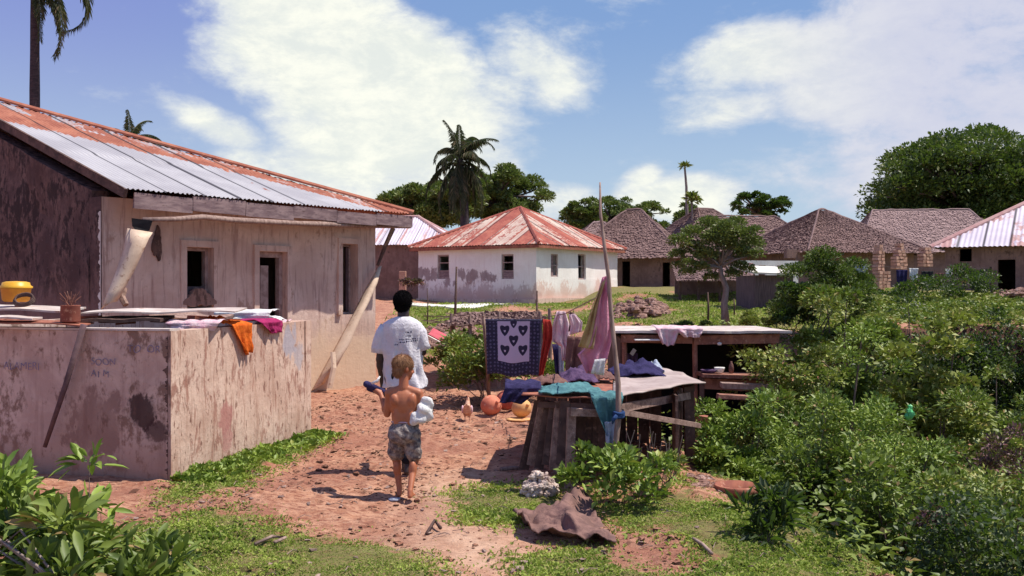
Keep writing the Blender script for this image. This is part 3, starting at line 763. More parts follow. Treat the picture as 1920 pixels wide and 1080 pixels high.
# door with half open leaf
u0, u1, z0, z1 = fw[1]
dm = MB(); wbox(dm, WA, WB, u0 + .003, u0 + .07, z0, z1 - .003, hn, .1, .18); wbox(dm, WA, WB, u1 - .07, u1 - .003, z0, z1 - .003, hn, .1, .18); wbox(dm, WA, WB, u0 + .07, u1 - .07, z1 - .09, z1 - .003, hn, .1, .18)
door = dm.build('door', M['frame'], house)
dl = MB(); wbox(dl, WA, WB, u0 + .16, u1 - .24, z0, z1 - .22, hn, .16, .2); dl.build('door_leaf', M['frame'], door)
window(house, WA, WB, fw[2], hn, .04, .16, 0, (fw[2][0] + .26, fw[2][1] - .04, fw[2][2] + .05, fw[2][3] - .05, M['doorw']))
# plaster surrounds round the openings
for (a0, a1, b0, b1) in fw:
    mb = MB(); s = .10
    b0_ = max(b0, .15)
    wbox(mb, WA, WB, a0 - s, a0 - .002, b0_, b1 + s, hn, -.03, .02); wbox(mb, WA, WB, a1 + .002, a1 + s, b0_, b1 + s, hn, -.03, .02); wbox(mb, WA, WB, a0 - .001, a1 + .001, b1 + .003, b1 + s, hn, -.028, .02)
    mb.build('door_surround' if b0 < .3 else 'window_surround', M['house'], house)
# roof: front plane with hip at the far end, back plane, hip plane
OV = .55; e0 = WA + hd * -.02 - hn * OV; e1 = WB + hd * .40 - hn * OV
ez = 3.08; slope = .372; half = 5 + OV
def up3(n): v = Vector((n.x, n.y, slope)); return v / v.length
Lr = (e1 - e0).length; kk = math.sqrt(1 + slope * slope)
def rust_front(s, t, r):
    tt = t / kk; lim = 3.45 - .56 * s
    x = .5 + (tt - lim) * 2.2
    hipd = (Lr - s) - tt
    x = np.where(hipd < .75, .62 + (r - .5) * .35, x)
    x = np.where((tt > lim + .6) & (r > .85), x - .3, x)
    return np.clip(x, 0, 1)
pl = []
corr_plane(pl, (e0.x, e0.y, ez), (e1.x, e1.y, ez), up3(hn), lambda s: np.full_like(s, half * kk), lambda s: (Lr - s) * kk, .076, .011, 40, rust_front, sheet=.62, lap=1.9)
# above the hip the roof keeps going to the ridge only near this end; the back slope
b0 = WD + hd * -.02 + hn * OV; b1 = WC + hd * .40 + hn * OV
corr_plane(pl, (b0.x, b0.y, ez), (b1.x, b1.y, ez), up3(-hn), lambda s: np.full_like(s, half * kk), lambda s: (Lr - s) * kk, .152, .011, 8, lambda s, t, r: np.clip(r + .3, 0, 1))
wid = 2 * half
corr_plane(pl, (e1.x, e1.y, ez), (b1.x, b1.y, ez), up3(-hd), lambda s: s * kk, lambda s: (wid - s) * kk, .152, .011, 8, lambda s, t, r: np.clip(r + .4, 0, 1))
ro = corr_build('roof', pl, M['tin'], house)
hc = hip_caps(house, [((e1.x, e1.y, ez + .02), (e1.x - hd.x * half + hn.x * half, e1.y - hd.y * half + hn.y * half, ez + slope * half + .02))], M['tin'], .05)
# dark underside boards and rafters at the verge, ceiling plane keeps the inside dark
mb = MB(); q0 = Vector((e0.x, e0.y, ez - .07)); mb.beam(q0 + Vector((hd.x, hd.y, 0)) * .04, q0 + Vector((hn.x * half, hn.y * half, slope * half)) + Vector((hd.x, hd.y, 0)) * .04, .05, .12); mb.build('verge_board', M['woodd'], house)
mb = MB()
pA = WA + hd * .3 + hn * .3; pB = WB - hd * .3 + hn * .3; pC = WC - hd * .3 - hn * .3; pD = WD + hd * .3 - hn * .3
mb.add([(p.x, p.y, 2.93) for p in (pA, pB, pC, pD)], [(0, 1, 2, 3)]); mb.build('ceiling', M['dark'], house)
# fascia: several weathered boards butted end to end
k = 6; fs0 = e0 + hd * .18 - hn * .0; fs1 = e1
for i in range(k):
    a = fs0.lerp(fs1, i / k) + hn * .03; b = fs0.lerp(fs1, (i + 1) / k) + hn * .03 - hd * .006
    zc = ez - .14 + (.01 if i % 2 else -.012); hh = .21 if i < 3 else .19
    mb = MB(); mb.beam((a.x, a.y, zc), (b.x, b.y, zc - .008), .03, hh, jit=.006); mb.build('fascia_board', M['fascia'], house)
# dark vertical rot marks / brackets under the eave
for i in range(7):
    mb = MB(); a = fs0.lerp(fs1, (i + .6) / 7.3); mb.beam((a.x + hn.x * .06, a.y + hn.y * .06, ez - .20), (a.x + hn.x * .5, a.y + hn.y * .5, ez - .14), .05, .07); mb.build('rafter_end', M['woodd'], house)
wall(house, WA - hd * .006, WA - hd * .006 + hn * .30, -.25, 3.0, hd, .005, [], M['gable'], step=.1, rough=.006, ztop=lambda u: 3.0)
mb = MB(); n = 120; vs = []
for i in range(n + 1):      # sunlit edge of the corner put into colour as a ragged pale strip
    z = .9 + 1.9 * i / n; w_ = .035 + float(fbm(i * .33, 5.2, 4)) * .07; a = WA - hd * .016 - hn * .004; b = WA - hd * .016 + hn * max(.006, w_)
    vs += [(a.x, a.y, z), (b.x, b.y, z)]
mb.add(vs, [(i * 2, i * 2 + 2, i * 2 + 3, i * 2 + 1) for i in range(n)]); mb.build('chipped_or_lit_corner', M['concrete'], house)
# broken patch in the plaster (a clay coloured scar beside the first window and under the roof)
def blotch(parent, A, B, n, cx, cy, w_, h_, mat, seed, name='plaster_patch', off=.006):
    rg = np.random.default_rng(seed); u, _, z = wall_hit(A, B, cx, cy); A = V2(A); B = V2(B); d = (B - A).normalized(); n = V2(n).normalized(); mb = MB(); N = 26
    vs = []
    for o in (-off, .03):
        for i in range(N):
            a = 2 * math.pi * i / N; r = 1 + .22 * math.sin(3 * a + seed) + rg.uniform(-.12, .12)
            p = A + d * (u + math.cos(a) * w_ * r) + n * o; vs.append((p.x, p.y, z + math.sin(a) * h_ * r))
    mb.add(vs, [tuple(range(N)), tuple(range(2 * N - 1, N - 1, -1))] + [(i, N + i, N + (i + 1) % N, (i + 1) % N) for i in range(N)])
    return mb.build(name, mat, parent, recalc=True)
blotch(house, WA, WB, hn, 373, 560, .25, .13, M['mud'], 3, off=.035)
blotch(house, WA, WB, hn, 293, 458, .07, .22, M['woodd'], 4, off=.035)

# weathered pole hung along the eave
mb = MB(); pts = []
for i, (px, py, d) in enumerate([(268, 412, 12.75), (330, 411, 13.0), (380, 407, 13.4), (440, 413, 13.9), (500, 416, 14.45), (560, 419, 15.1), (640, 421, 16.0), (700, 423, 16.8), (768, 424, 17.8)]): pts.append(P(px, py, d))
mb.tube(pts, [.035, .04, .045, .05, .05, .045, .055, .05, .05], 8, sq=.8)
tag(mb.build('eave_pole', M['pole'], smooth=True), 'long weathered pole hung under the eave boards of the pink house', 'pole')
# strut from the pole to the ground, near the house corner
mb = MB(); mb.tube([P(737, 428, 17.6), P(722, 462, 17.5), P(708, 498, 17.4)], [.045, .04, .03], 7)
tag(mb.build('dark_strut', M['woodd']), 'short dark stick hanging from the end of the eave pole at the house corner', 'stick')
# fallen awning sheets: one at the left hanging from the eave, one leaning at the corner
def strip(path, wid, mat, name, label, cat, bulge=.05, nseg=6, twist=0, solid=.012, parent=None, uvw=None):
    mb = MB(); vs = []; m = len(path)
    for i, (p, wv) in enumerate(zip(path, wid)):
        p = Vector(p)
        for k in range(nseg + 1):
            f = k / nseg - .5; b = math.cos(f * math.pi) * bulge + float(fbm(i * 1.3, k * .9, 2)) * bulge * .6
            vs.append(p + Vector(wv) * f + Vector((0, -1, 0)) * b)
    n = nseg + 1
    mb.add(vs, [(i * n + k, i * n + k + 1, (i + 1) * n + k + 1, (i + 1) * n + k) for i in range(m - 1) for k in range(nseg)])
    o = mb.build(name, mat, parent, smooth=True, solid=solid)
    if label: tag(o, label, cat)
    return o
pp = [P(262, 432, 12.6), P(255, 455, 12.5), P(245, 485, 12.45), P(232, 515, 12.4), P(217, 545, 12.35), P(205, 572, 12.3)]
strip(pp, [(.34, 0, -.06), (.32, 0, .10), (.29, 0, .12), (.27, 0, .12), (.25, 0, .12), (.2, 0, .10)], M['canvas'], 'hanging_sheet', 'curled cream sheet hanging aslant from the near end of the eave', 'sheet', .09)
mb = MB(); mb.add([P(247, 409, 12.55), P(286, 414, 12.6), P(280, 432, 12.6), P(262, 441, 12.55), P(248, 424, 12.55)], [(0, 1, 2, 3, 4)])
tag(mb.build('eave_bracket', M['black'], solid=.03), 'small black torn scrap at the top of the curled cream sheet', 'scrap')
mb = MB(); mb.tube([P(236, 540, 12.6), P(228, 556, 12.55), P(236, 572, 12.5)], [.03, .05, .04], 6)
tag(mb.build('brown_stub', M['wood']), 'brown twisted stub at the foot of the curled cream sheet', 'stick')
pp = [P(712, 500, 17.25), P(697, 535, 17.0), P(680, 572, 16.8), P(660, 610, 16.5), P(640, 652, 16.3), P(618, 690, 16.15), P(596, 726, 16.1)]
strip(pp, [(.06, 0, .03), (.20, 0, .10), (.24, 0, .14), (.24, 0, .14), (.30, 0, .16), (.26, 0, .14), (.20, 0, .12)], M['canvas'], 'leaning_sheet', 'long pale curled board leaning on the sunlit corner of the pink house', 'board', .07)
mb = MB(); mb.tube([P(624, 660, 16.05), P(626, 690, 16.0), P(618, 728, 15.95)], [.05, .055, .06], 6, sq=.5)
tag(mb.build('broken_offcut', M['canvas']), 'short pale broken offcut standing at the foot of the leaning board', 'offcut')

# ------------------------------------------------------------------ masonry tank
TA = Vector((-3.07, 8.63)); TB = Vector((-2.41, 11.5)); td = (TB - TA).normalized(); tn = Vector((-td.y, td.x)); 
tank = thing('masonry_tank', 'low square rendered masonry tank with stained purple and peeling sunlit sides', 'tank', (TA.x, TA.y, 0))
TL = (TB - TA).length; TD = TA + tn * 3.4; TE = TB + tn * 3.4; ZT = 1.36
def tankwall(A, B, n, mat, z1=ZT):
    o = wall(tank, A, B, -.25, z1, n, .16, [], mat, step=.09, rough=.03)
    return o
tankwall(TA + tn * .002, TD, td, M['tank_a']); tankwall(TA + td * .162, TB - td * .162, tn, M['tank_b'])
tankwall(TB, TE, -td, M['tank_b']); tankwall(TD + td * .162, TE - td * .162, -tn, M['tank_a'])
# front corner of the side wall covers the end of the front wall
wall(tank, TA - tn * .006, TA + td * .160 - tn * .006, -.25, ZT + .002, tn, .005, [], M['tank_b'], step=.05, rough=.006)
wall(tank, TB - td * .160 - tn * .006, TB - tn * .006, -.25, ZT + .002, tn, .005, [], M['tank_b'], step=.05, rough=.006)
# chipped corner: one ragged strip of broken render down the corner
mb = MB(); rg = np.random.default_rng(8); n = 150; vs = []
for i in range(n + 1):
    z = -.1 + 1.42 * i / n; w_ = .006 + max(0, float(fbm(i * .31, 2.2, 4))) * .075 + rg.random()**4 * .022
    a = TA - td * .036; b = TA + tn * w_ - td * .034
    vs += [(a.x, a.y, z), (b.x, b.y, z)]
mb.add(vs, [(i * 2, i * 2 + 2, i * 2 + 3, i * 2 + 1) for i in range(n)]); mb.build('chipped_or_lit_corner', M['woodd'], tank)
mb = MB()     # thin cement lip along the top of the near wall
wbox(mb, TA, TD, .0, 3.4, ZT + .003, ZT + .022, td, -.012, .15); mb.build('rim', M['sheet'], tank)
mb = MB()     # inner dark lid low inside
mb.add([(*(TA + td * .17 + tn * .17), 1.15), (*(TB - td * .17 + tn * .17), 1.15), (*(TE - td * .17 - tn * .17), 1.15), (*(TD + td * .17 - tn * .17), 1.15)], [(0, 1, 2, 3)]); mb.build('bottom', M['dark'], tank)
# painted letters, mostly washed out
def letters(txt, A, B, n, px, py, size, flip=False):
    cu = bpy.data.curves.new('t', 'FONT'); cu.body = txt; cu.size = size; cu.offset = -.002; cu.extrude = .002; ob = bpy.data.objects.new('t', cu); col.objects.link(ob)
    dg = bpy.context.evaluated_depsgraph_get(); me = bpy.data.meshes.new_from_object(ob.evaluated_get(dg)); bpy.data.objects.remove(ob)
    u, _, z = wall_hit(A, B, px, py); A = V2(A); d = (V2(B) - A).normalized(); n = V2(n).normalized(); 
    for v in me.vertices:
        x, y, zz = v.co; uu = u + (-x if flip else x); p = A + d * uu + n * (-.012 + (-zz)); v.co = (p.x, p.y, z + y + .006 * math.sin(x * 60))
    link_mesh('painted_letters', me, M['graf'], tank)
letters('TO  OR', TA, TD, td, 240, 661, .10, True); letters('SOON', TA, TD, td, 172, 684, .09, True); letters('A1 M', TA, TD, td, 172, 706, .085, True); letters('ALAMERI', TA, TD, td, 8, 692, .10, True)
# thin tube standing in for the dark slanting mark on the face
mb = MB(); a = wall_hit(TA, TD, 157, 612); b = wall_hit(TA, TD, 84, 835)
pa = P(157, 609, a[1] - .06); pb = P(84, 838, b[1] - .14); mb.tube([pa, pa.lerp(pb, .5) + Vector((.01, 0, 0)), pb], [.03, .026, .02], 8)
tag(mb.build('slanting_mark', simple('dark_mark', (.13, .075, .085), (.08, .045, .05), 8), smooth=True), 'thin dark slanting mark on the near face of the tank, modelled as a tube', 'stick')
# ------------------------------------------------------------------ things lying on the tank
def slab(px0, px1, y0, y1, d0, d1, th=.02, wav=.02, dep=.5, n=10):
    """long thin sheet seen edge on: from pixel px0,y0 at d0 to px1,y1 at d1, going back by dep"""
    a = P(px0, y0, d0); b = P(px1, y1, d1); mb = MB(); vs = []
    for i in range(n + 1):
        p = a.lerp(b, i / n); p.z += wav * math.sin(i * 1.1 + px0)
        for dd in (0, dep * .5, dep):
            vs.append(p + Vector((0, dd, .004 * math.sin(i + dd * 9) * (wav > 0) + dd * .05)))
    mb.add(vs, [(i * 3 + j, (i + 1) * 3 + j, (i + 1) * 3 + j + 1, i * 3 + j + 1) for i in range(n) for j in range(2)])
    return mb
tag(slab(150, 440, 587, 584, 9.05, 9.5, wav=.006, dep=.45).build('metal_sheet', M['sheet'], solid=.014), 'longest pale sheet lying on the tank, right of the rusty can', 'sheet', 'sheets lying on the tank')
tag(slab(-150, 118, 576, 584, 9.3, 9.2, wav=.006, dep=.5).build('metal_sheet', M['sheet'], solid=.018), 'pale sheet on the tank under the yellow tub', 'sheet', 'sheets lying on the tank')
tag(slab(-120, 150, 600, 610, 8.95, 8.8, wav=.004, dep=.3).build('metal_sheet', M['rust'], solid=.012), 'rusty red sheet lowest on the tank below the can', 'sheet', 'sheets lying on the tank')
tag(slab(-100, 60, 594, 598, 8.9, 8.85, wav=.003, dep=.2).build('metal_sheet', M['sheet'], solid=.016), 'small grey sheet on the tank rim at the left border', 'sheet', 'sheets lying on the tank')
tag(slab(150, 300, 602, 600, 9.0, 9.2, wav=.004, dep=.4).build('wooden_plank', M['woodd'], solid=.03), 'dark plank under the long pale sheet on the tank', 'plank', 'planks under the sheets')
tag(slab(262, 420, 598, 598, 9.5, 10.2, wav=.006, dep=.4).build('wooden_plank', M['wood'], solid=.03), 'greyish plank under the right end of the long pale sheet', 'plank', 'planks under the sheets')
mb = MB()
for i in range(9):
    p = P(170 + i * 33, 597 + (i % 3) * 3, 9.2 + i * .12); mb.box(p, (.16, .12, .045), Matrix.Rotation(i * .7, 3, 'Z'), .012)
tag(mb.build('wood_scraps', M['rust']), 'dark rusty scraps packed under the long pale sheet', 'scraps')
# yellow tub: oval with domed lid
c = P(30, 566, 9.45); tub = thing('yellow_tub', 'round yellow plastic tub with a lid on the tank', 'tub', c)
mb = MB(); mb.lathe([(.105, 0), (.125, .02), (.138, .13), (.142, .135)], c, 20); mb.build('bowl', simple('tub_orange', (.62, .27, .03), (.5, .2, .03)), tub, smooth=True)
mb = MB(); mb.lathe([(.150, .135), (.152, .15), (.13, .165), (.125, .19), (.09, .2), (.0, .205)], c, 20, cap=False); mb.build('lid', M['yplastic'], tub, smooth=True)
# coiled hose
mb = MB(); c = P(45, 574, 9.15)
for k in range(3):
    mb.tube([c + Vector((.10 * math.cos(a * .5) * (1 - k * .08), .04 * math.sin(a * .5), .05 + .05 * math.sin(a * .5) + k * .012)) for a in range(0, 14)], .010, 6)
tag(mb.build('coiled_hose', M['woodd'], smooth=True), 'small dark coil of hose in front of the yellow tub', 'hose')
# rusty can with dead twigs
c = P(132, 604, 8.95); can = thing('rusty_can', 'rusty tin can with dry twigs standing on the tank', 'can', c)
mb = MB(); mb.lathe([(.085, 0), (.088, .01), (.086, .08), (.088, .085), (.086, .15), (.09, .158), (.08, .157), (.07, .03)], c, 18); mb.build('tin', M['rust'], can, smooth=True)
rg = np.random.default_rng(2); mb = MB()
for i in range(14):
    e = c + Vector((rg.uniform(-.1, .1), rg.uniform(-.05, .05), rg.uniform(.2, .3))); mb.tube([c + Vector((rg.uniform(-.04, .04), 0, .12)), (c + e) / 2 + Vector((0, 0, .08)), e], .004, 4)
mb.build('twig', M['woodr'], can)
# clothes on the tank
def cloth_heap(name, label, cat, c, rx, ry, h, mat, seed, n=22, group=None, solid=0):
    c = Vector(c); vs = []
    for j in range(n + 1):
        for i in range(n + 1):
            u = i / n * 2 - 1; v = j / n * 2 - 1; rr = math.hypot(u, v)
            x = u * rx * (1 + .25 * float(fbm(seed + v * 1.3, u * 1.1, 2))); y = v * ry * (1 + .25 * float(fbm(u * 1.3 + seed, v, 2)))
            z = h * max(0, 1 - rr**2 * .75) * (.55 + .8 * abs(float(fbm(u * 2.2 + seed * 3, v * 2.2, 2)))) + .05 * abs(float(fbm(u * 4 + v * 2, v * 3 - u * 1.5 + seed, 3))) + .006
            vs.append(c + Vector((x, y, z)))
    mb = MB(); w_ = n + 1; mb.add(vs, [(j * w_ + i, j * w_ + i + 1, (j + 1) * w_ + i + 1, (j + 1) * w_ + i) for j in range(n) for i in range(n)])
    return tag(mb.build(name, mat, smooth=True, solid=.008), label, cat, group)
def drape(name, label, cat, top, width, drop, mat, seed, lie=.3, n=16, taper=.5, sway=0., uv=False, group=None, amp=.03, dirx=(1, 0, 0), back=(0, 1, 0), jag=.04, out=(0, -1, 0), parent=None):
    """cloth over an edge: lies back by `lie`, then hangs down by `drop`"""
    top = Vector(top); dx = Vector(dirx); bk = Vector(back); ot = Vector(out); vs = []; rows = []
    nl = 5 if lie > 0 else 0
    for k in range(nl): rows.append(('l', 1 - k / nl))
    for k in range(n + 1): rows.append(('h', k / n))
    uvs = []
    for kind, f in rows:
        for i in range(n + 1):
            u = i / n - .5
            if kind == 'l': p = top + dx * u * width + bk * lie * f + Vector((0, 0, .015 + .02 * abs(math.sin(u * 9 + f * 4 + seed))))
            else:
                wd = width * (1 - taper * f); ln = drop * (1 + jag * math.sin(u * 5 + seed) + jag * math.sin(u * 11 + seed * 2))
                fold = amp * (math.sin(u * 15 + seed + f * .8) + .5 * math.sin(u * 31 + seed * 2) + 2.2 * float(fbm(u * 4 + seed, f * 2.5, 4))) * (.35 + f * .65)
                p = top + dx * (u * wd + sway * f) + Vector((0, 0, -ln * f)) + ot * (.012 + fold + amp)
            vs.append(p); uvs.append((i / n, 1 - f if kind == 'h' else 1))
    w_ = n + 1; mb = MB(); fs = [(j * w_ + i, j * w_ + i + 1, (j + 1) * w_ + i + 1, (j + 1) * w_ + i) for j in range(len(rows) - 1) for i in range(n)]
    mb.add(vs, fs); me = mb.mesh(name)
    if uv:
        ul = me.uv_layers.new(name='UVMap')
        for pl_ in me.polygons:
            for li in pl_.loop_indices: ul.data[li].uv = uvs[me.loops[li].vertex_index]
    o = link_mesh(name, me, mat, parent, smooth=True)
    md = o.modifiers.new('t', 'SOLIDIFY'); md.thickness = .004; md.offset = 0
    if label: tag(o, label, cat, group)
    return o
def tw(px, py, off=.0):   # point on the sunlit tank side wall, top
    u, d, z = wall_hit(TA, TB, px, py); p = TA + td * u - tn * off; return Vector((p.x, p.y, ZT + .02))
txd = (td.x, td.y, 0); tnn = (tn.x, tn.y, 0); tout = (-tn.x, -tn.y, 0)
drape('orange_cloth', 'bright orange cloth hanging furthest down the sunlit tank side', 'cloth', tw(448, 615, .01), .42, .30, M['orange'], 1.5, .35, taper=.6, dirx=txd, back=tnn, out=tout, amp=.015, sway=.12)
drape('magenta_cloth', 'magenta cloth hanging over the far end of the tank rim', 'cloth', tw(505, 610, .01), .50, .12, M['magenta'], 2.1, .3, taper=.4, dirx=txd, back=tnn, out=tout, amp=.012, sway=.1)
drape('white_cloth', 'white cloth spread on the tank between the orange and magenta cloths', 'cloth', P(455, 590, 10.6) + Vector((0, 0, .02)), .62, .09, M['wcloth'], 3.1, .4, taper=.1, amp=.02)
drape('striped_rag', 'pink and white rag over the near corner of the tank', 'rag', P(362, 606, 9.3), .52, .07, M['pinkw'], 4.2, .25, taper=.2, amp=.02)
cloth_heap('red_rag', 'crumpled orange red rag between the sheet and the orange cloth', 'rag', P(402, 607, 9.7), .16, .15, .07, M['orange'], 3)
drape('pale_rag', 'small pale pink rag at the far end of the tank top', 'rag', P(508, 606, 10.9), .34, .10, M['pinkw'], 2.6, .3, taper=.3, amp=.015)
cloth_heap('pale_blue_cloth', 'light crumpled cloth behind the magenta cloth', 'cloth', P(480, 604, 11.0), .3, .2, .09, M['wcloth'], 9)

# ------------------------------------------------------------------ white house in the middle distance
NC = Vector((1.083, 39)); ld = (Vector((-4.66, 43)) - NC).normalized(); rd = Vector((-ld.y, ld.x)); rd = rd if rd.y > 0 else -rd
ovh = .32; NW = NC + ld * ovh + rd * ovh; LLn, LRn = 7.0 - 2 * ovh, 7.55 - 2 * ovh
K = [NW + ld * LLn, NW, NW + rd * LRn, NW + rd * LRn + ld * LLn]
sp_ = []
for (cx, cy, r_) in ((788, 512, .27), (800, 514, .27), (812, 516, .24), (868, 517, .26), (880, 517, .25), (888, 514, .18), (908, 516, .2), (918, 518, .25), (926, 521, .18), (838, 531, .18), (852, 532, .15), (790, 535, .15)):
    _, dd_, zz_ = wall_hit(K[0], K[1], cx, cy); sp_.append(((X_(cx, dd_), dd_, zz_), r_, (.33, .255, .25), .92))
for (cx, cy, r_) in ((1012, 545, .35), (1030, 552, .45), (1060, 545, .4), (1090, 548, .35), (1120, 538, .3)):
    _, dd_, zz_ = wall_hit(K[1], K[2], cx, cy); sp_.append(((X_(cx, dd_), dd_, zz_), r_, (.60, .36, .28), .55))
for (cx, cy, r_) in ((790, 550, .5), (830, 552, .5), (870, 555, .5), (910, 553, .5), (950, 556, .5), (985, 558, .5)):
    _, dd_, zz_ = wall_hit(K[0], K[1], cx, cy); sp_.append(((X_(cx, dd_), dd_, zz_), r_, (.42, .30, .28), .6))
M['whitewash'] = plaster('whitewash_wall', (.80, .76, .72), (.88, .85, .81), (.66, .55, .50), (.70, .60, .56), (.60, .46, .42), .66, .35, (1.2, 1.9), .9, (.58, .38, .31), None, sp_)
wh = thing('white_house', 'whitewashed square house with a red rusty pyramid roof and four small windows', 'house', (NW.x, NW.y, 1.0))
zr = 3.52
def wo(A, B, a, b, t, bt):
    u0, d0, z1_ = wall_hit(A, B, a, t); u1, d1, z0_ = wall_hit(A, B, b, bt); return (min(u0, u1), max(u0, u1), z0_, z1_)
opL = [wo(K[0], K[1], 820, 842, 478, 523), wo(K[0], K[1], 940, 963, 477, 523)]
opR = [wo(K[1], K[2], 1033, 1047, 476, 519), wo(K[1], K[2], 1084, 1098, 476, 524)]
ctr = sum(K, Vector((0, 0))) / 4
wall(wh, K[0], K[1], .2, zr, rd, .25, opL, M['whitewash'], step=.5, rough=.05)
wall(wh, K[1] + rd * .255, K[2], .2, zr, ld, .25, [(a - .255, b - .255, c_, d_) for a, b, c_, d_ in opR], M['whitewash'], step=.5, rough=.05)
wall(wh, K[3] , K[2] + ld * .255, .2, zr, -rd, .25, [], M['whitewash']); wall(wh, K[3] - rd * .255, K[0] + rd * .255, .2, zr, -ld, .25, [], M['whitewash'])
for o in opL:
    window(wh, K[0], K[1], o, rd, .07, .06, 2, (o[0] + .07, o[1] - .07, o[2] + .07, o[2] + .36, M['fascia']))
for o in opR: window(wh, K[1], K[2], o, ld, .06, .06, 1, (o[0] + .06, (o[0] + o[1]) / 2, o[2] + .07, o[3] - .07, M['fascia']) if o is opR[0] else None)
mb = MB()
mb.add([(*(K[0] - rd * .12 + ld * .1), .2), (*(K[1] - rd * .12 - ld * .12), .2), (*(K[2] + rd * 0 - ld * .12), .2), (*(K[1] - ld * .02 + rd * 0), .2)], [])
wbox(mb, K[0], K[1], -.0, LLn + .12, .2, 1.28, rd, -.12, -.004); wbox(mb, K[1], K[2], -.12, LRn, .2, 1.32, ld, -.12, -.004)
mb.build('plinth', M['house'], wh)
EC = [NC + ld * 7.0, NC, NC + rd * 7.55, NC + rd * 7.55 + ld * 7.0]; apx = sum(EC, Vector((0, 0))) / 4
ez2 = 3.56; az_ = 5.42
rr_ = lambda s, t, r: np.clip(np.where(((s * 1.25).astype(int) % 3) == 1, .85, .40) + (r - .5) * .35, 0, 1)
hip_tin(wh, None, [(p.x, p.y, ez2) for p in EC], (apx.x - .15, apx.y, az_), (apx.x + .15, apx.y, az_), M['tinr'], .152, .018, rr_, rows=18, sheet=.8, seg=4)
hip_caps(wh, [((p.x, p.y, ez2 + .02), (apx.x, apx.y, az_ + .02)) for p in EC], M['tinr'], .09)
mb = MB()
for i in range(4):
    a, b = EC[i], EC[(i + 1) % 4]; dd = (b - a).normalized(); c_ = (apx - (a + b) / 2).normalized() * .04
    a = a + dd * .05 + c_; b = b - dd * .05 + c_
    mb.beam((a.x, a.y, ez2 - .10), (b.x, b.y, ez2 - .10), .03, .13)
mb.build('fascia_board', M['rust'], wh)
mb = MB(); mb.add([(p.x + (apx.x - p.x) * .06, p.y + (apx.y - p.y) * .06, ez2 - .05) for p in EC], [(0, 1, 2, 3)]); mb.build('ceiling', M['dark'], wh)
# pale strip of concrete in front
mb = MB(); n = 14; vs = []
for i in range(n + 1):
    px = 770 + i * 15
    for d in (35.2, 36.8): q = gp(px, d); vs.append((q.x, q.y, q.z + .06)); vs.append((q.x, q.y, q.z - .3))
fs = []
for i in range(n):
    o = i * 4; fs += [(o, o + 4, o + 6, o + 2), (o + 1, o + 5, o + 4, o), (o + 2, o + 6, o + 7, o + 3)]
mb.add(vs, fs + [(0, 2, 3, 1), (n * 4, n * 4 + 1, n * 4 + 3, n * 4 + 2)]); tag(mb.build('concrete_slab', M['concrete'], recalc=True), 'narrow pale concrete apron below the left face of the white house', 'slab')

# tin roofed house behind, between the two
def simple_house(name, label, c, ang, w_, l_, z0, ze, zr_, kind, mat, wmat, seed, ridge=.35, ov=.45, openings={}, group=None, rows=14, m=50, th=.055, rust=None, sag=0):
    c = Vector(c); t = thing(name, label, 'house', (c.x, c.y, z0), group)
    Kw = place_house(c, ang, w_, l_); box_walls(t, Kw, z0 - .8, ze + .12, wmat, openings)
    E = place_house(c, ang, w_ + 2 * ov, l_ + 2 * ov); ca, sa = math.cos(ang), math.sin(ang)
    hr = (w_ + 2 * ov) / 2 * ridge
    r0 = (c.x - ca * hr, c.y - sa * hr, zr_); r1 = (c.x + ca * hr, c.y + sa * hr, zr_)
    E3 = [(p.x, p.y, ze) for p in E]
    if kind == 'thatch':
        thatch_roof(t, E3, r0, r1, mat, seed, rows, m, th)
    else:
        hip_tin(t, None, E3, r0, r1, mat, .152, .018, rust or rr_, rows=12, sheet=.8)
        hip_caps(t, [(E3[0], r0), (E3[3], r0), (E3[1], r1), (E3[2], r1), (r0, r1)], mat, .09)
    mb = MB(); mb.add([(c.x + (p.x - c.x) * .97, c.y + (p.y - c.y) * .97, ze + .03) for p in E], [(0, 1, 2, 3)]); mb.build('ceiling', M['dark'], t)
    return t, Kw
def uo(Kw, i, a, b, t, bt): return wo(Kw[i], Kw[(i + 1) % 4], a, b, t, bt)
Kt = place_house((X_(745, 46), 47.5), R(-12), 6.2, 5.5)
simple_house('tin_roofed_house', 'small house with a pale pinkish tin roof behind the corner of the pink house', (X_(740, 46), 48.5), R(-8), 6.4, 5.5, 1.3, 3.80, 5.35, 'tin', M['tinp'], M['mud'], 3, .25, .3, rust=lambda s, t, r: .15 + r * .32)
# right tin roofed house
dR = 33.0
aR = R(-32); cR = (X_(1772, dR) + 4.5 * math.cos(aR) - 2.8 * math.sin(aR), dR + 4.5 * math.sin(aR) + 2.8 * math.cos(aR)); PR = place_house(cR, aR, 9.0, 5.6)
hR, KR = simple_house('tin_roofed_house', 'low mud walled house with a whitish tin roof at the right border', cR, aR, 9.0, 5.6, 1.6, 3.14, 4.9, 'tin', M['tinp'], M['mud'], 5, .40, .40,
             {0: [wo(PR[0], PR[1], 1799, 1822, 467, 490), wo(PR[0], PR[1], 1871, 1904, 487, 548)]},
             rust=lambda s, t, r: .12 + .35 * (r > .7) + .25 * (r > .9))
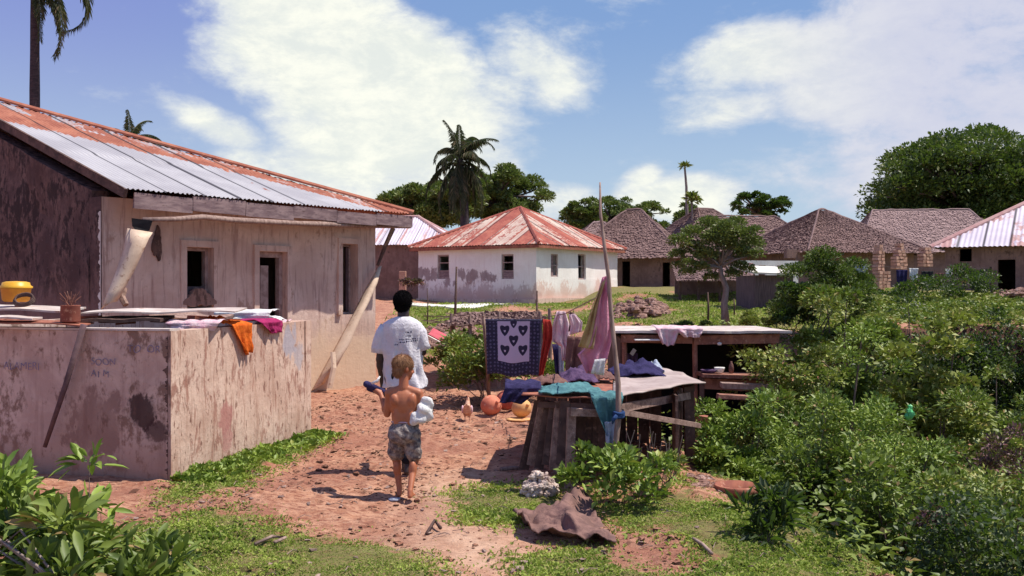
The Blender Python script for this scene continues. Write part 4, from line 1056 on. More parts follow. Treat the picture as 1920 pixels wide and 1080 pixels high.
# ------------------------------------------------------------------ thatched huts
simple_house('thatched_hut', 'tall steep thatched hut with a dark doorway right of the white house', (X_(1200, 47), 49.5), R(-17), 5.0, 5.2, 1.5, 3.2, 5.75, 'thatch', M['thatch'], M['mud'], 11, .12, .5,
             {0: [wo(*place_house((X_(1200, 47), 49.5), R(-17), 4.7, 5.2)[:2], 1172, 1187, 490, 545), wo(*place_house((X_(1200, 47), 49.5), R(-17), 4.7, 5.2)[:2], 1248, 1262, 492, 546)]}, rows=18)
simple_house('thatched_hut', 'small pale thatched hut half hidden behind the red roof of the white house', (X_(1128, 52), 53.5), R(10), 4.6, 4.0, 1.5, 3.5, 5.4, 'thatch', M['thatch2'], M['mud'], 12, .1, .4)
simple_house('thatched_hut', 'broad peaked thatched hut above the round dark green bush', (X_(1572, 43), 45.2), R(20), 5.6, 5.6, 1.9, 3.30, 5.40, 'thatch', M['thatch'], M['mud'], 13, .06, .6,
             {0: [wo(*place_house((X_(1572, 43), 45.2), R(20), 5.6, 5.6)[:2], 1475, 1492, 484, 540)]}, rows=22, m=70)
simple_house('thatched_hut', 'low long thatched hut behind the small spreading tree', (X_(1400, 52), 54), R(2), 8.0, 4.8, 1.9, 3.7, 5.75, 'thatch', M['thatch'], M['mud'], 14, .45, .5)
simple_house('thatched_hut', 'thatched hut with a dark sagging gable between the tree and the antenna palm', (X_(1335, 57), 59), R(35), 5.4, 5.2, 2.0, 4.0, 6.6, 'thatch', M['thatch'], M['mud'], 18, .2, .5)
simple_house('thatched_hut', 'pale long ridged thatched hut below the big dark tree', (X_(1752, 58), 60), R(-4), 8.4, 5.5, 2.1, 3.9, 6.6, 'thatch', M['thatch2'], M['mud'], 15, .62, .5, rows=18, m=70)
simple_house('thatched_hut', 'farthest thatched hut, its ridge showing behind the pale long one', (X_(1835, 68), 70), R(-15), 6.0, 5.5, 2.1, 4.2, 6.75, 'thatch', M['thatch'], M['mud'], 16, .3, .5)
# extra hut far to the right, beyond the frame edge
# low mud shed with a lean-to tin roof by the tree
c0 = Vector((X_(1445, 30), 30.8)); shed = thing('lean_to_shed', 'purple grey board shed with a flat pale tin roof beside the round bush', 'shed', (c0.x, c0.y, 1.0))
Ks = place_house(c0, R(8), 1.25, 1.6); box_walls(shed, Ks, .3, 2.15, simple('grey_boards', (.15, .10, .105), (.085, .055, .06), 5, stretch=(8, 8, .6)), thick=.08)
mb = MB(); Kr = place_house(c0, R(8), 1.65, 2.1); mb.add([(Kr[0].x, Kr[0].y, 2.22), (Kr[1].x, Kr[1].y, 2.16), (Kr[2].x, Kr[2].y, 2.44), (Kr[3].x, Kr[3].y, 2.5)], [(0, 1, 2, 3)])
mb.build('roof', M['concrete'], shed, solid=.05)
# small white shuttered wall between shed and hut
c0 = Vector((X_(1440, 40), 40.5)); mb = MB()
wl = thing('low_white_wall', 'low whitewashed wall with dark gaps in front of the broad peaked hut', 'wall', (c0.x, c0.y, 1.6))
A_, B_ = Vector((X_(1385, 40), 40)), Vector((X_(1505, 40), 40.6))
wall(wl, A_, B_, .6, 2.9, (0, 1), .2, [(.9, 1.25, 2.0, 2.7), (1.75, 2.1, 2.0, 2.7)], M['whitewash'], rough=.02)
# covered yard left of the shed: dark thatch lean-to with an arched opening
lt = thing('thatched_lean_to', 'low dark open lean-to with a thatched roof behind the small tree', 'shelter', (X_(1345, 36), 37, 1.2))
mb = MB(); rg = np.random.default_rng(4)
thatch_plane(mb, (X_(1268, 34), 34, 2.0), (X_(1412, 34), 34, 2.0), (X_(1262, 38), 38.5, 2.75), (X_(1418, 38), 38.5, 2.75), 8, 30, rg); mb.build('roof', M['thatch'], lt)
mb = MB()
for px in (1275, 1310, 1350, 1405): mb = MB(); q = gp(px, 34.3); mb.tube([q - Vector((0, 0, .2)), (q.x, q.y, 2.05)], .05, 6); mb.build('post', M['woodd'], lt)
mb = MB(); mb.add([(X_(1265, 38), 38, .8), (X_(1415, 38), 38, .8), (X_(1415, 38), 38, 2.7), (X_(1265, 38), 38, 2.7)], [(0, 1, 2, 3)]); mb.build('back_wall', M['mud'], lt, solid=.1)
# ------------------------------------------------------------------ rubble and stones
def rock(mb, c, s, rg, flat=.7):
    vs = []; fs = []; n = 7
    rings = [(.0, -1), (.75, -.6), (1, 0), (.75, .6), (0, .95)]
    ph = rg.uniform(0, 6); sx, sy = rg.uniform(.7, 1.3, 2)
    base = len(vs)
    for r_, z_ in rings:
        for k in range(n):
            a = 2 * math.pi * k / n + ph; j = rg.uniform(.7, 1.25)
            vs.append((c[0] + math.cos(a) * r_ * s * sx * j, c[1] + math.sin(a) * r_ * s * sy * j, c[2] + z_ * s * flat * rg.uniform(.8, 1.2)))
    for i in range(4):
        for k in range(n):
            k2 = (k + 1) % n; fs.append((i * n + k, i * n + k2, (i + 1) * n + k2, (i + 1) * n + k))
    mb.add(vs, fs)
def rubble(name, label, px0, px1, d0, d1, n, smin, smax, h, mat, seed, cat='rubble'):
    rg = np.random.default_rng(seed); mb = MB()
    for i in range(n):
        f = rg.random(); d = d0 + (d1 - d0) * rg.random(); px = px0 + (px1 - px0) * f
        q = gp(px, d); e = math.sin(f * math.pi); s = rg.uniform(smin, smax)
        rock(mb, (q.x, q.y, q.z + rg.random() * h * e), s, rg)
    return tag(mb.build(name, mat), label, cat)
rubble('rubble_heap', 'heap of brown broken stones on the grass below the tall thatched hut', 1150, 1252, 26, 31, 190, .05, .17, .28, M['stone'], 1)
rubble('rubble_heap', 'pinkish rubble below the white house, left of the batik cloth', 795, 905, 22, 26, 260, .05, .15, .12, M['stone'], 2)
rubble('rubble_heap', 'red rubble beside the right end of the washing table', 1312, 1372, 11.0, 12.2, 110, .03, .10, .38, M['stone'], 3)
rubble('rubble_heap', 'rubble at the foot of the long pink house, beyond the man', 712, 770, 19.5, 22, 60, .04, .12, .08, M['stone'], 4)
rubble('rubble_heap', 'row of dark rocks under the edge of the upper grass bank', 1165, 1260, 20.5, 22, 50, .08, .2, .1, M['stone'], 5)
rubble('rubble_heap', 'reddish rubble on the slope at the right border of the picture', 1850, 1960, 24, 27, 90, .06, .16, .2, M['stone'], 6)
rubble('rubble_heap', 'few stones beside the foot of the right table leg', 1292, 1345, 8.3, 9.0, 22, .03, .06, .02, M['stone'], 7)
# coral rock
rg = np.random.default_rng(21); mb = MB(); q = gp(1012, 8.2)
for i in range(210): 
    a = rg.uniform(0, 6.28); r_ = rg.random()**.5 * .15; rock(mb, (q.x + r_ * math.cos(a), q.y + r_ * .7 * math.sin(a), q.z + .01 + rg.random() * .21 * (1.15 - r_ / .17)), rg.uniform(.014, .036), rg, 1.1)
tag(mb.build('coral_rock', M['coral']), 'pale pitted lump of coral rock in front of the washing table', 'rock')
# loose stones and clods: past counting
rg = np.random.default_rng(31); mb = MB(); N = 7500
xs = rg.uniform(-4.2, 2.6, N * 3); ys = 5.4 + rg.random(N * 3)**1.2 * 11; gm = grass_mask(xs, ys); cl = fbm(xs * 1.2, ys * 1.2, 3)
okk = (gm < .3) & (rg.random(N * 3) < .45 + cl * 1.4) & ~((xs < -2.2) & (xs > -7) & (ys > 8.4) & (ys < 12)) & ~((xs < -2.9) & (ys > 13)); 
pathd = np.abs(xs + .15) < .55
okk &= ~(pathd & (rg.random(N * 3) < .6))
xs, ys = xs[okk][:N], ys[okk][:N]; zs = tzs(xs, ys)
for x, y, z in zip(xs, ys, zs): s = rg.uniform(.004, .015) + (rg.random() < .10) * rg.uniform(.008, .03); rock(mb, (x, y, z), s, rg, .6)
tag(mb.build('clods', M['ground'], origin=(0, 0, 0)), 'loose red clods and pebbles scattered over the trodden earth', 'clods', kind='stuff')
rg = np.random.default_rng(32); mb = MB()
for i in range(520):
    x = rg.uniform(-3, 2.3); y = rg.uniform(5.6, 13); z = float(tzs([x], [y])[0])
    if rg.random() < .5: a = rg.uniform(0, 3.1); L = rg.uniform(.04, .16); v = Vector((math.cos(a), math.sin(a), 0)) * L; mb.tube([Vector((x, y, z + .012)), Vector((x, y, z + .02)) + v * .5 + Vector((0, 0, .01)), Vector((x, y, z + .012)) + v], .003, 4)
    else: mb.box((x, y, z + .01), (rg.uniform(.015, .05), rg.uniform(.015, .04), .006), Matrix.Rotation(rg.uniform(0, 3), 3, 'Z') @ Matrix.Rotation(rg.uniform(-.4, .4), 3, 'X'), .006)
tag(mb.build('litter', M['twig'], origin=(0, 0, 0)), 'bits of dry twig and leaf litter on the earth', 'litter', kind='stuff')
# single pieces on the ground seen well
def stick(pts, r, label, mat='twig', name='dry_stick', cat='stick'):
    mb = MB(); pp = []
    for px, py, h in pts: x, y = g0(px, py); pp.append(Vector((x, y, float(tzs([x], [y])[0]) + h)))
    mb.tube(pp, r, 6); return tag(mb.build(name, M[mat], smooth=True), label, cat)
stick([(478, 1030, .02), (510, 1022, .05), (535, 1018, .03), (515, 1028, .02)], .012, 'forked dry stick lying in the near grass left of the path')
stick([(800, 996, .01), (815, 985, .04), (826, 992, .03)], .014, 'small dark twig on the earth behind the boy', 'woodd')
stick([(1300, 1018, .02), (1318, 1028, .03), (1335, 1038, .02)], .012, 'pale bent twig on the red patch right of the sacking')
stick([(938, 884, .02), (960, 880, .03), (985, 879, .02)], .022, 'flat pale stick lying left of the coral rock', 'pole')

# ------------------------------------------------------------------ grass (stuff)
def grass_blades(n, xr, yr, L0, seed, thr=.5, wr=.22, name='grass', label='', clover=.4):
    rg = np.random.default_rng(seed); x = rg.uniform(*xr, n * 4); y = yr[0] + (yr[1] - yr[0]) * rg.random(n * 4)**1.15
    sg = .10 if yr[0] < 10 else .3; m = grass_mask(x + rg.normal(size=n * 4) * sg, y + rg.normal(size=n * 4) * sg * 1.6) * (1 + fbm(x * 3, y * 3, 3) * 1.5); ok = m > thr + rg.random(n * 4) * .35; x, y = x[ok][:n], y[ok][:n]
    z = tzs(x, y) - .005; k = len(x)
    d = np.stack([rg.normal(size=k) * .55, rg.normal(size=k) * .55, np.full(k, .8)], -1)
    L = L0 * rg.uniform(.5, 1.5, k) * (1 + fbm(x * 1.5 + 8, y * 1.5, 3))
    c = rg.random(k) < clover; d[c, 2] = .25
    A = leaf_arrays(np.stack([x, y, z], -1), d, L, wr, .2, .25, rg)
    return tag(link_mesh(name, np_mesh(name, *A), M['grass'], origin=(0, 0, 0)), label, 'grass', kind='stuff')
grass_blades(230000, (-3.6, 3.2), (4.6, 11.5), .032, 41, thr=.22, label='short bright green grass and weeds over the near ground', wr=.34)
grass_blades(45000, (-4, 12), (19, 38), .10, 42, thr=.45, label='grass on the upper bank in front of the houses', wr=.3)
def verge(n, seed):   # thicker tufts along the tank foot
    rg = np.random.default_rng(seed); u = rg.random(n); off = np.abs(rg.normal(size=n)) * .16 + .02
    x = TA.x + td.x * TL * u - tn.x * off; y = TA.y + td.y * TL * u - tn.y * off; z = tzs(x, y)
    d = np.stack([rg.normal(size=n) * .6, rg.normal(size=n) * .6, np.full(n, .8)], -1)
    A = leaf_arrays(np.stack([x, y, z], -1), d, .09 * rg.uniform(.5, 1.5, n), .35, .2, .3, rg)
    tag(link_mesh('grass', np_mesh('grass', *A), M['leaf_bright'], origin=(0, 0, 0)), 'tufts of bright grass along the foot of the sunlit tank side', 'grass', kind='stuff')
verge(5000, 43)
# low ground cover in the gully
rg = np.random.default_rng(44); n = 42000; x = rg.uniform(1.4, 12, n); y = 5 + rg.random(n) * 17
ed = np.interp(y, [0, 4, 6, 9.5, 10.5, 13, 16], [3.1, 2.6, 2.35, 2.15, 1.9, 1.2, .9]); ok = (x > ed - .1 + fbm(x * 2, y * 2) * .5) & (x < y * .62 + 1) & (fbm(x * .8, y * .8, 3) > -.18); x, y = x[ok], y[ok]; k = len(x)
hgt = np.maximum(fbm(x * .9 + 5, y * .9, 3) + .25, 0) * .55 * rg.random(k)
A = leaf_arrays(np.stack([x, y, terrain(x, y) + hgt], -1), np.stack([rg.normal(size=k), rg.normal(size=k) - .3, np.full(k, .5)], -1), .085 * rg.uniform(.5, 1.5, k), .5, .2, .2, rg)
tag(link_mesh('ground_cover', np_mesh('ground_cover', *A), M['leaf_mid'], origin=(0, 0, 0)), 'low leafy creepers covering the floor and sides of the gully', 'ground cover', kind='stuff')
# rough greenery on the right bank
rg = np.random.default_rng(45); n = 70000; x = rg.uniform(5.0, 18, n); y = rg.uniform(19.7, 27, n); ok = (x / y > .32) & (x / y < .62); x, y = x[ok], y[ok]; k = len(x)
hgt = np.maximum(fbm(x * .8, y * .8, 3) + .15, 0) * .25 * rg.random(k)
A = leaf_arrays(np.stack([x, y, terrain(x, y) + hgt], -1), np.stack([rg.normal(size=k), rg.normal(size=k) - .3, np.full(k, .6)], -1), .11 * rg.uniform(.5, 1.5, k), .45, .2, .2, rg)
tag(link_mesh('ground_cover', np_mesh('ground_cover', *A), M['leaf_yel'], origin=(0, 0, 0)), 'yellowish weeds over the mound below the brick stacks', 'ground cover', kind='stuff')

# ------------------------------------------------------------------ bushes
q = g0(150, 1085); 
bush('leafy_shrub', 'big leaved bright green shrub in the near left corner', (-2.36, 5.1, 0), (.76, .6, .54), 2100, .14, M['leaf_mid'], 51, K=36, rc=.17, fine=True, wr=.27, stems=8, up=.25)
bush('leafy_shrub', 'small sprig of the near left shrub rising against the tank face', (-2.75, 6.1, 0), (.24, .22, .58), 120, .14, M['leaf_bright'], 52, K=6, rc=.11, fine=True, wr=.27, stems=6)
bush('leafy_shrub', 'drooping green shrub with large leaves at the left edge of the frame', (-3.05, 5.6, 0), (.45, .4, .60), 620, .16, M['leaf_bright'], 57, K=14, rc=.17, fine=True, wr=.27, stems=6)
mb = MB(); rg = np.random.default_rng(6)
for i in range(7):
    a = Vector((-2.45 + i * .03, 4.75, .02)); e = Vector((-2.52 - i * .03 + rg.uniform(-.06, .1), 4.85, .50 + rg.uniform(-.1, .1)))
    mb.tube([a + Vector((.28 + i * .02, .0, 0)), a.lerp(e, .5) + Vector((.16, -.05, .07)), e, e + Vector((-.05 - i * .01, -.02, -.06))], [.009, .008, .006, .003], 5)
tag(mb.build('dry_branches', M['barkp'], smooth=True), 'bundle of pale dry branches in front of the near left shrub', 'branches')
def wbush(px, pyb, d, rx, rz, n, L, mat, seed, label, name='bush', K=14, lift=.35, zb=None, wr=.42, ry=None, cat='bush', group=None, stems=6, rc=None):
    x = X_(px, d); z = CH - (pyb - 540) / FPX * d if pyb is not None else tz(x, d)
    return bush(name, label, (x, d, z), (rx, ry or rx * .85, rz), n, L, M[mat], seed, K=K, lift=lift, wr=wr, cat=cat, group=group, stems=stems, rc=rc)
# in front of the table
wbush(1180, 955, 7.75, .30, .46, 1000, .075, 'leaf_bright', 61, 'leafy weed bush standing in front of the washing table', 'bush', rc=.13, K=15, wr=.5)
wbush(1100, 905, 8.0, .16, .26, 500, .07, 'leaf_bright', 62, 'small pale green bush at the left foot of the table', 'bush', rc=.09, K=8, wr=.5)
wbush(1245, 900, 8.2, .16, .30, 420, .07, 'leaf_yel', 67, 'straggly yellow green weeds before the right half of the table', 'bush', rc=.08, K=8, wr=.4)
# dry stems in that bush
mb = MB(); rg = np.random.default_rng(9)
for i in range(22):
    px = rg.uniform(1150, 1275); a = P(px, 900, 8.0); e = P(px + rg.uniform(-26, 26), rg.uniform(800, 850), 7.95); mb.tube([a, a.lerp(e, .5) + Vector((rg.uniform(-.02, .02), 0, 0)), e], .0035, 4)
tag(mb.build('dead_weed', M['twig']), 'dry upright weed stems in front of the table', 'stems')
wbush(1440, 1030, 6.75, .18, .40, 420, .13, 'leaf_dark', 63, 'dark tufted plant with strap leaves alone on the near grass', 'tufted_plant', rc=.10, K=8, wr=.22, cat='plant')
# behind the buoys
wbush(905, 745, 14.2, .62, .95, 4200, .085, 'leaf_mid', 64, 'dense bush behind the buoys, under the batik cloth', 'bush', K=18)
wbush(875, 705, 16.6, .5, .75, 1800, .09, 'leaf_bright', 65, 'bright green bush at the path edge beyond the chicken', 'bush', K=12)
wbush(975, 735, 15.0, .7, .8, 2600, .09, 'leaf_mid', 66, 'bush behind the red cloth and the navy bundle', 'bush', K=14)
wbush(840, 690, 18.5, .45, .35, 1000, .09, 'leaf_yel', 68, 'low yellow green weeds between the man and the red panel', 'bush', K=10)
# gully bushes: a continuous thicket of separate bushes
for i_, (px, pyt, rx_) in enumerate([(1645, 605, .8), (1705, 598, .8), (1762, 604, .85), (1820, 600, .85), (1878, 606, .85), (1938, 598, .95)]):  # row of dark-leaved bushes added, their colour standing for shade in the hollow
    x = X_(px, 18.1); zb = tz(x, 18.1); bush('bush', ['first', 'second', 'third', 'fourth', 'fifth', 'sixth'][i_] + ' dark bush from the left, added to deepen the shade of the hollow under the right mound', (x, 18.1, zb), (rx_, .55, max(.5, CH - (pyt - 540) / FPX * 18.1 - zb)), 5200, .085, M['leaf_dark'], 160 + i_, K=44, rc=.26, wr=.5, lift=.1, up=.1, group='dark bushes added along the hollow')
G = [(1455, 660, 13.6, .42, 1500, .07, 'leaf_mid', 70, 'loose bush leaning over the right post of the open stall'),
     (1385, 765, 9.9, .40, 2600, .065, 'leaf_bright', 71, 'bright round bush just right of the table end'),
     (1470, 770, 11.0, .50, 2600, .070, 'leaf_mid', 72, 'mid green bush in the gully below the dish counter'),
     (1500, 640, 13.2, .68, 3200, .080, 'leaf_yel', 73, 'yellow green bush covering the right end of the open stall'),
     (1590, 602, 14.0, .82, 5600, .085, 'leaf_mid', 74, 'tall bush in the middle of the thicket below the round dark bush'),
     (1590, 705, 10.8, .60, 3400, .075, 'leaf_bright', 75, 'bright leafed bush around the green bag'),
     (1700, 755, 11.4, .60, 3200, .075, 'leaf_mid', 76, 'bush right of the green bag in the thicket'),
     (1765, 655, 13.0, .66, 3300, .085, 'leaf_yel', 77, 'loose upright bush with pale tips at the right of the thicket'),
     (1880, 745, 13.5, .75, 3600, .085, 'leaf_mid', 78, 'bush on the right border above the purple heap'),
     (1560, 845, 9.0, .42, 2400, .066, 'leaf_mid', 79, 'bush at the rim of the gully above the near grass slope'),
     (1665, 825, 9.2, .55, 3200, .066, 'leaf_bright', 80, 'wide bush in the lower half of the thicket'),
     (1770, 850, 8.8, .50, 2600, .066, 'leaf_mid', 81, 'low bush left of the purple heap'),
     (1680, 900, 8.0, .42, 2300, .062, 'leaf_mid', 82, 'bush overhanging the edge of the near grass slope'),
     (1800, 925, 7.7, .48, 2500, .062, 'leaf_yel', 83, 'lowest yellow green bush in the right foreground'),
     (1900, 905, 8.0, .45, 2200, .062, 'leaf_mid', 84, 'bush in the lower right corner beside the purple leaves'),
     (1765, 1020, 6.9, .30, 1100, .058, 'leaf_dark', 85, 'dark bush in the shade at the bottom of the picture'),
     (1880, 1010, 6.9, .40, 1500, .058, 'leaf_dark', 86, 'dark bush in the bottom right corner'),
     (1400, 700, 14.6, .42, 1100, .075, 'leaf_yel', 87, 'thin low bush in front of the dish counter'),
     (1495, 825, 9.9, .34, 1500, .064, 'leaf_bright', 88, 'small bush above the grass slope right of the rusty basin')]
for (px, pyt, d, rx, n, L, mt, sd_, lb) in G:
    x = X_(px, d); zb = tz(x, d); top = CH - (pyt - 540) / FPX * d; H = max(.25, top - zb)
    bush('bush', lb, (x, d, zb), (rx * 1.22, rx * 1.0, H * 1.14), int(n * (2.1 + .8 * H)), L * (.78 + .36 * ((sd_ * 7) % 5) / 4), M[mt], sd_, K=int(28 + 17 * H), rc=.15 + .045 * H, wr=.38 + .26 * ((sd_ * 3) % 4) / 3, stems=16, lift=.10, up=.15)
wbush(1740, 1010, 7.3, .14, .26, 400, .05, 'leaf_pur', 91, 'purple leaved plant low in the thicket', 'purple_plant', K=9, cat='plant')
wbush(1885, 900, 9.4, .36, .45, 1500, .055, 'leaf_pur', 92, 'dusky purple heap of leaves near the right border', 'purple_plant', K=10, cat='plant')
# round dark bush
wbush(1540, 625, 21.5, 1.15, 1.68, 15000, .085, 'leaf_tree', 95, 'tall round dense bush below the broad peaked hut', 'round_bush', K=34, lift=.42, ry=.95, rc=.34)
wbush(1490, 625, 20.5, .5, .95, 3200, .1, 'leaf_dark', 96, 'glossy dark bush at the left foot of the tall round bush', K=12)
wbush(1310, 628, 23.0, .95, .28, 2500, .09, 'leaf_tree', 97, 'low hedge like strip of weeds at the foot of the small tree', K=14, ry=.5)
wbush(1410, 618, 21.6, .5, .3, 1200, .09, 'leaf_yel', 98, 'yellowish weeds on the end of the bank right of the small tree', K=9)
# green bag
mb = MB(); c = P(1705, 772, 10.0); rg = np.random.default_rng(4)
for o_ in ((0, 0, 0), (.03, .02, .05), (-.02, 0, -.06), (.02, -.02, -.04)): rock(mb, (c.x + o_[0] * .6, c.y + o_[1], c.z + o_[2] * .7), .034, rg, 1.2)
tag(mb.build('green_bag', M['green']), 'small bright green plastic bag caught in the thicket', 'bag')
# bowl shaped dark hole / basin in the grass
mb = MB(); q = gp(1382, 8.5); mb.lathe([(.14, .0), (.19, .05), (.20, .10), (.185, .105), (.16, .05), (.10, .02)], q, 22, cap=False); mb.build
tag(mb.build('old_basin', M['rust'], smooth=True, solid=.008), 'rusty shallow basin lying in the grass right of the table', 'basin')

# ------------------------------------------------------------------ trees
# small spreading tree
b = gp(1362, 22.8)
def PP(l, d): return [P(px, py, d + (i % 3 - 1) * .25) for i, (px, py) in enumerate(l)]
tree('small_tree', 'small spreading tree with a crooked pale trunk on the upper grass bank', b, [b - Vector((0, 0, .15)), P(1358, 570, 22.8), P(1362, 540, 22.8), P(1352, 515, 22.8), P(1350, 492, 22.8)], .095,
     PP([(1275, 455), (1300, 440), (1330, 425), (1362, 432), (1390, 445), (1410, 460), (1340, 455), (1370, 465), (1300, 470), (1325, 480), (1395, 480), (1270, 480), (1350, 445), (1415, 435), (1380, 420), (1290, 495), (1385, 500), (1345, 492), (1288, 512), (1402, 508), (1335, 522), (1312, 505), (1375, 516), (1270, 500), (1418, 478)], 22.8),
     [.30, .31, .34, .34, .34, .32, .36, .34, .34, .30, .28, .22, .36, .2, .25, .19, .2, .28, .18, .2, .2, .24, .2, .16, .2], 15000, .075, M['leaf_far'], 101, bark='barkp')
# big tree behind the white house (left crown and right crown)
def bigcrown(px0, px1, py0, py1, d, K, seed, shape=None, rs=1.0):
    rg = np.random.default_rng(seed); pts = []; r = []
    while len(pts) < K:
        u, v = rg.uniform(-1, 1, 2)
        if u * u + v * v > 1: continue
        if shape and not shape(u, v): continue
        pts.append(P((px0 + px1) / 2 + u * (px1 - px0) / 2, (py0 + py1) / 2 - v * (py1 - py0) / 2, d + rg.uniform(-1, 1) * (px1 - px0) / 1800 * d * .3)); r.append(rg.uniform(.11, .22) * (py1 - py0) / 1800 * d * rs)
    return pts, r
def ftree(label, px, d, crown, K, n, L, mat, seed, tr=.4, rs=1.0, name='broadleaf_tree', shape=None):
    pts, r = bigcrown(*crown, d, K, seed, shape, rs); b = gp(px, d); mid = (crown[2] + crown[3]) / 2
    return tree(name, label, b, [b - Vector((0, 0, .3)), P(px + 3, (crown[3] * .8 + mid * .2), d), P(px - 2, mid + 8, d)], tr, pts, r, n, L, M[mat], seed, flat=.6)
ftree('broad dark tree behind the white house, left of the coconut palm', 800, 62, (715, 900, 322, 425), 110, 42000, .24, 'leaf_far', 111, .35, 1.1, shape=lambda u, v: v < .55 - .55 * (u < -.2) * (-u))
ftree('airy tree behind the white house, right of the coconut palm', 930, 66, (850, 1022, 320, 420), 80, 24000, .24, 'leaf_far', 112, .35, 1.0)
ftree('thin green trees showing above the small thatched hut', 1150, 75, (1060, 1255, 372, 450), 80, 20000, .24, 'leaf_far', 113, .3)
ftree('greyish tree left of the tall pole top', 1095, 70, (1062, 1130, 375, 430), 34, 8000, .24, 'leaf_far', 114, .3)
ftree('small green tree behind the antenna palm', 1285, 70, (1262, 1312, 385, 440), 16, 3000, .24, 'leaf_far', 115, .2)
ftree('small dark tree above the ridge of the low long hut', 1425, 78, (1378, 1475, 364, 415), 34, 6500, .26, 'leaf_dark', 116, .3)
ftree('huge dark domed tree at the right border', 1810, 85, (1640, 2080, 250, 500), 420, 120000, .38, 'leaf_tree', 117, .8, .85, shape=lambda u, v: v > -.9 and (v < .98 - .5 * abs(u + .1)))
# papaya like thin tree
b = gp(1290, 60); t = thing('thin_palm', 'very thin tall palm with a small tuft between the thatched huts', 'palm', b)
mb = MB(); mb.tube([b, P(1288, 400, 60), P(1287, 350, 60), P(1284, 316, 60)], [.14, .1, .08, .06], 6); mb.build('trunk', M['barkp'], t)
rg = np.random.default_rng(5); A = clump_leaves([P(1284, 313, 60)], [.2], 90, .34, rg, .3); add_leaf_mesh('crown', A, M['leaf_yel'], t)
b = gp(1299, 58); t = thing('papaya_tree', 'short papaya tree with a yellowish tuft right of the thin palm', 'tree', b)
mb = MB(); mb.tube([b, P(1298, 410, 58), P(1297, 375, 58)], [.1, .07, .05], 6); mb.build('trunk', M['barkp'], t)
A = clump_leaves([P(1297, 372, 58), P(1303, 378, 58)], [.3, .25], 220, .34, rg, .4); add_leaf_mesh('crown', A, M['leaf_yel'], t)
# palms
def palm(label, base, top, r0, fronds, seed, bend=(0, 0), leafL=.5, group='coconut palms'):
    rg = np.random.default_rng(seed); base = Vector(base); top = Vector(top); t = thing('coconut_palm', label, 'palm', base, group)
    mb = MB(); n = 10; pts = []
    for i in range(n + 1):
        f = i / n; pts.append(base.lerp(top, f) + Vector((bend[0] * math.sin(f * math.pi), 0, 0)) - Vector((0, 0, .2 * (i == 0))))
    mb.tube(pts, [r0 * (1.25 - .5 * i / n) * (1 + .06 * (i % 2)) for i in range(n + 1)], 10); mb.build('trunk', M['palmbark'], t, smooth=True)
    for (a, elv, L, dr) in fronds:      # azimuth in the XY plane, initial elevation, length, droop
        a, elv = R(a), R(elv); h = Vector((math.cos(a), math.sin(a), 0)); ps = []; p = top.copy(); e = elv; N = 16
        for i in range(N + 1):
            ps.append(p.copy()); p = p + (h * math.cos(e) + Vector((0, 0, math.sin(e)))) * L / N; e -= dr / N * (1 + i / N)
        mb = MB(); mb.tube(ps, [.035 * L / 4 * (1 - i / (N + 1)) + .006 for i in range(N + 1)], 5)
        pos = []; dd = []; LL = []
        for k in range(110):
            f = .12 + .88 * k / 110; i = min(N - 1, int(f * N)); q_ = ps[i].lerp(ps[i + 1], f * N - i); tg = (ps[i + 1] - ps[i]).normalized(); sd_ = tg.cross(Vector((0, 0, 1)))
            if sd_.length < .1: sd_ = Vector((math.sin(a), -math.cos(a), 0))
            sd_.normalize()
            for s_ in (-1, 1):
                pos.append(q_); dd.append(sd_ * s_ * .8 + tg * .5 + Vector((rg.normal() * .15, rg.normal() * .15, -.75 + rg.normal() * .2))); LL.append(leafL * L / 4 * (math.sin(min(1, f * 1.1 + .15) * math.pi) * .7 + .45) * rg.uniform(.7, 1.1))
        A = leaf_arrays(np.array([list(v) for v in pos]), np.array([list(v) for v in dd]), np.array(LL), .13, .2, .25, rg)
        b0 = len(mb.v); nv = len(A[0]); mb.v += [tuple(v) for v in A[0].tolist()]; ff = (A[1].reshape(-1, 3) + b0).tolist(); mb.f += [tuple(x) for x in ff]; mb.mi += [0] * len(ff)
        mb.build('frond', M['palmleaf'], t)
    mb = MB()
    for i in range(7): a = rg.uniform(0, 6.28); rock(mb, (top.x + .25 * math.cos(a), top.y + .25 * math.sin(a), top.z - .2 - rg.random() * .15), .14, rg, 1.1)
    mb.build('coconuts', M['palmleaf'], t)
    return t
d = 56; tp = P(862, 298, d)
fr = [(180, 25, 2.6, 2.3), (170, -15, 3.4, 1.0), (200, -45, 3.8, .8), (100, -60, 3.6, .5), (10, -50, 3.6, .8), (-10, 22, 2.7, 1.6), (20, -10, 2.6, 1.0), (250, -55, 3.4, .6), (290, -60, 3.4, .6), (330, -35, 3.8, .9),
      (95, 84, 2.9, .8), (60, 78, 2.9, 1.3), (20, 62, 2.9, 1.0), (150, 82, 2.7, .5), (-20, 68, 2.8, 1.6), (215, -65, 3.2, .4), (340, -68, 3.4, .5), (40, 88, 2.5, 2.0), (140, 60, 2.8, 1.8), (310, 40, 2.8, 2.0), (235, 30, 2.6, 2.2), (75, 50, 2.6, 1.9)]
palm('wind blown coconut palm standing behind the white house', gp(862, d), tp, .26, fr, 5, (.3, 0), .70, group=None)
d = 27; tp = P(66, -40, d)
fr = [(5, 20, 3.1, 2.6), (-30, -20, 2.9, 1.4), (20, -50, 2.4, .8), (185, 25, 3.0, 2.3), (100, 30, 3, 1.5), (60, 70, 3, 1.5), (280, 40, 3, 1.6), (230, 60, 3, 1.5), (330, 35, 3.4, 1.7), (-55, -40, 2.2, .8)]
palm('tall coconut palm rising behind the left end of the pink house', (X_(72, d), d, 0), tp, .15, fr, 6, (-.05, 0), .55, group=None)
d = 38; tp = P(244, 262, d)
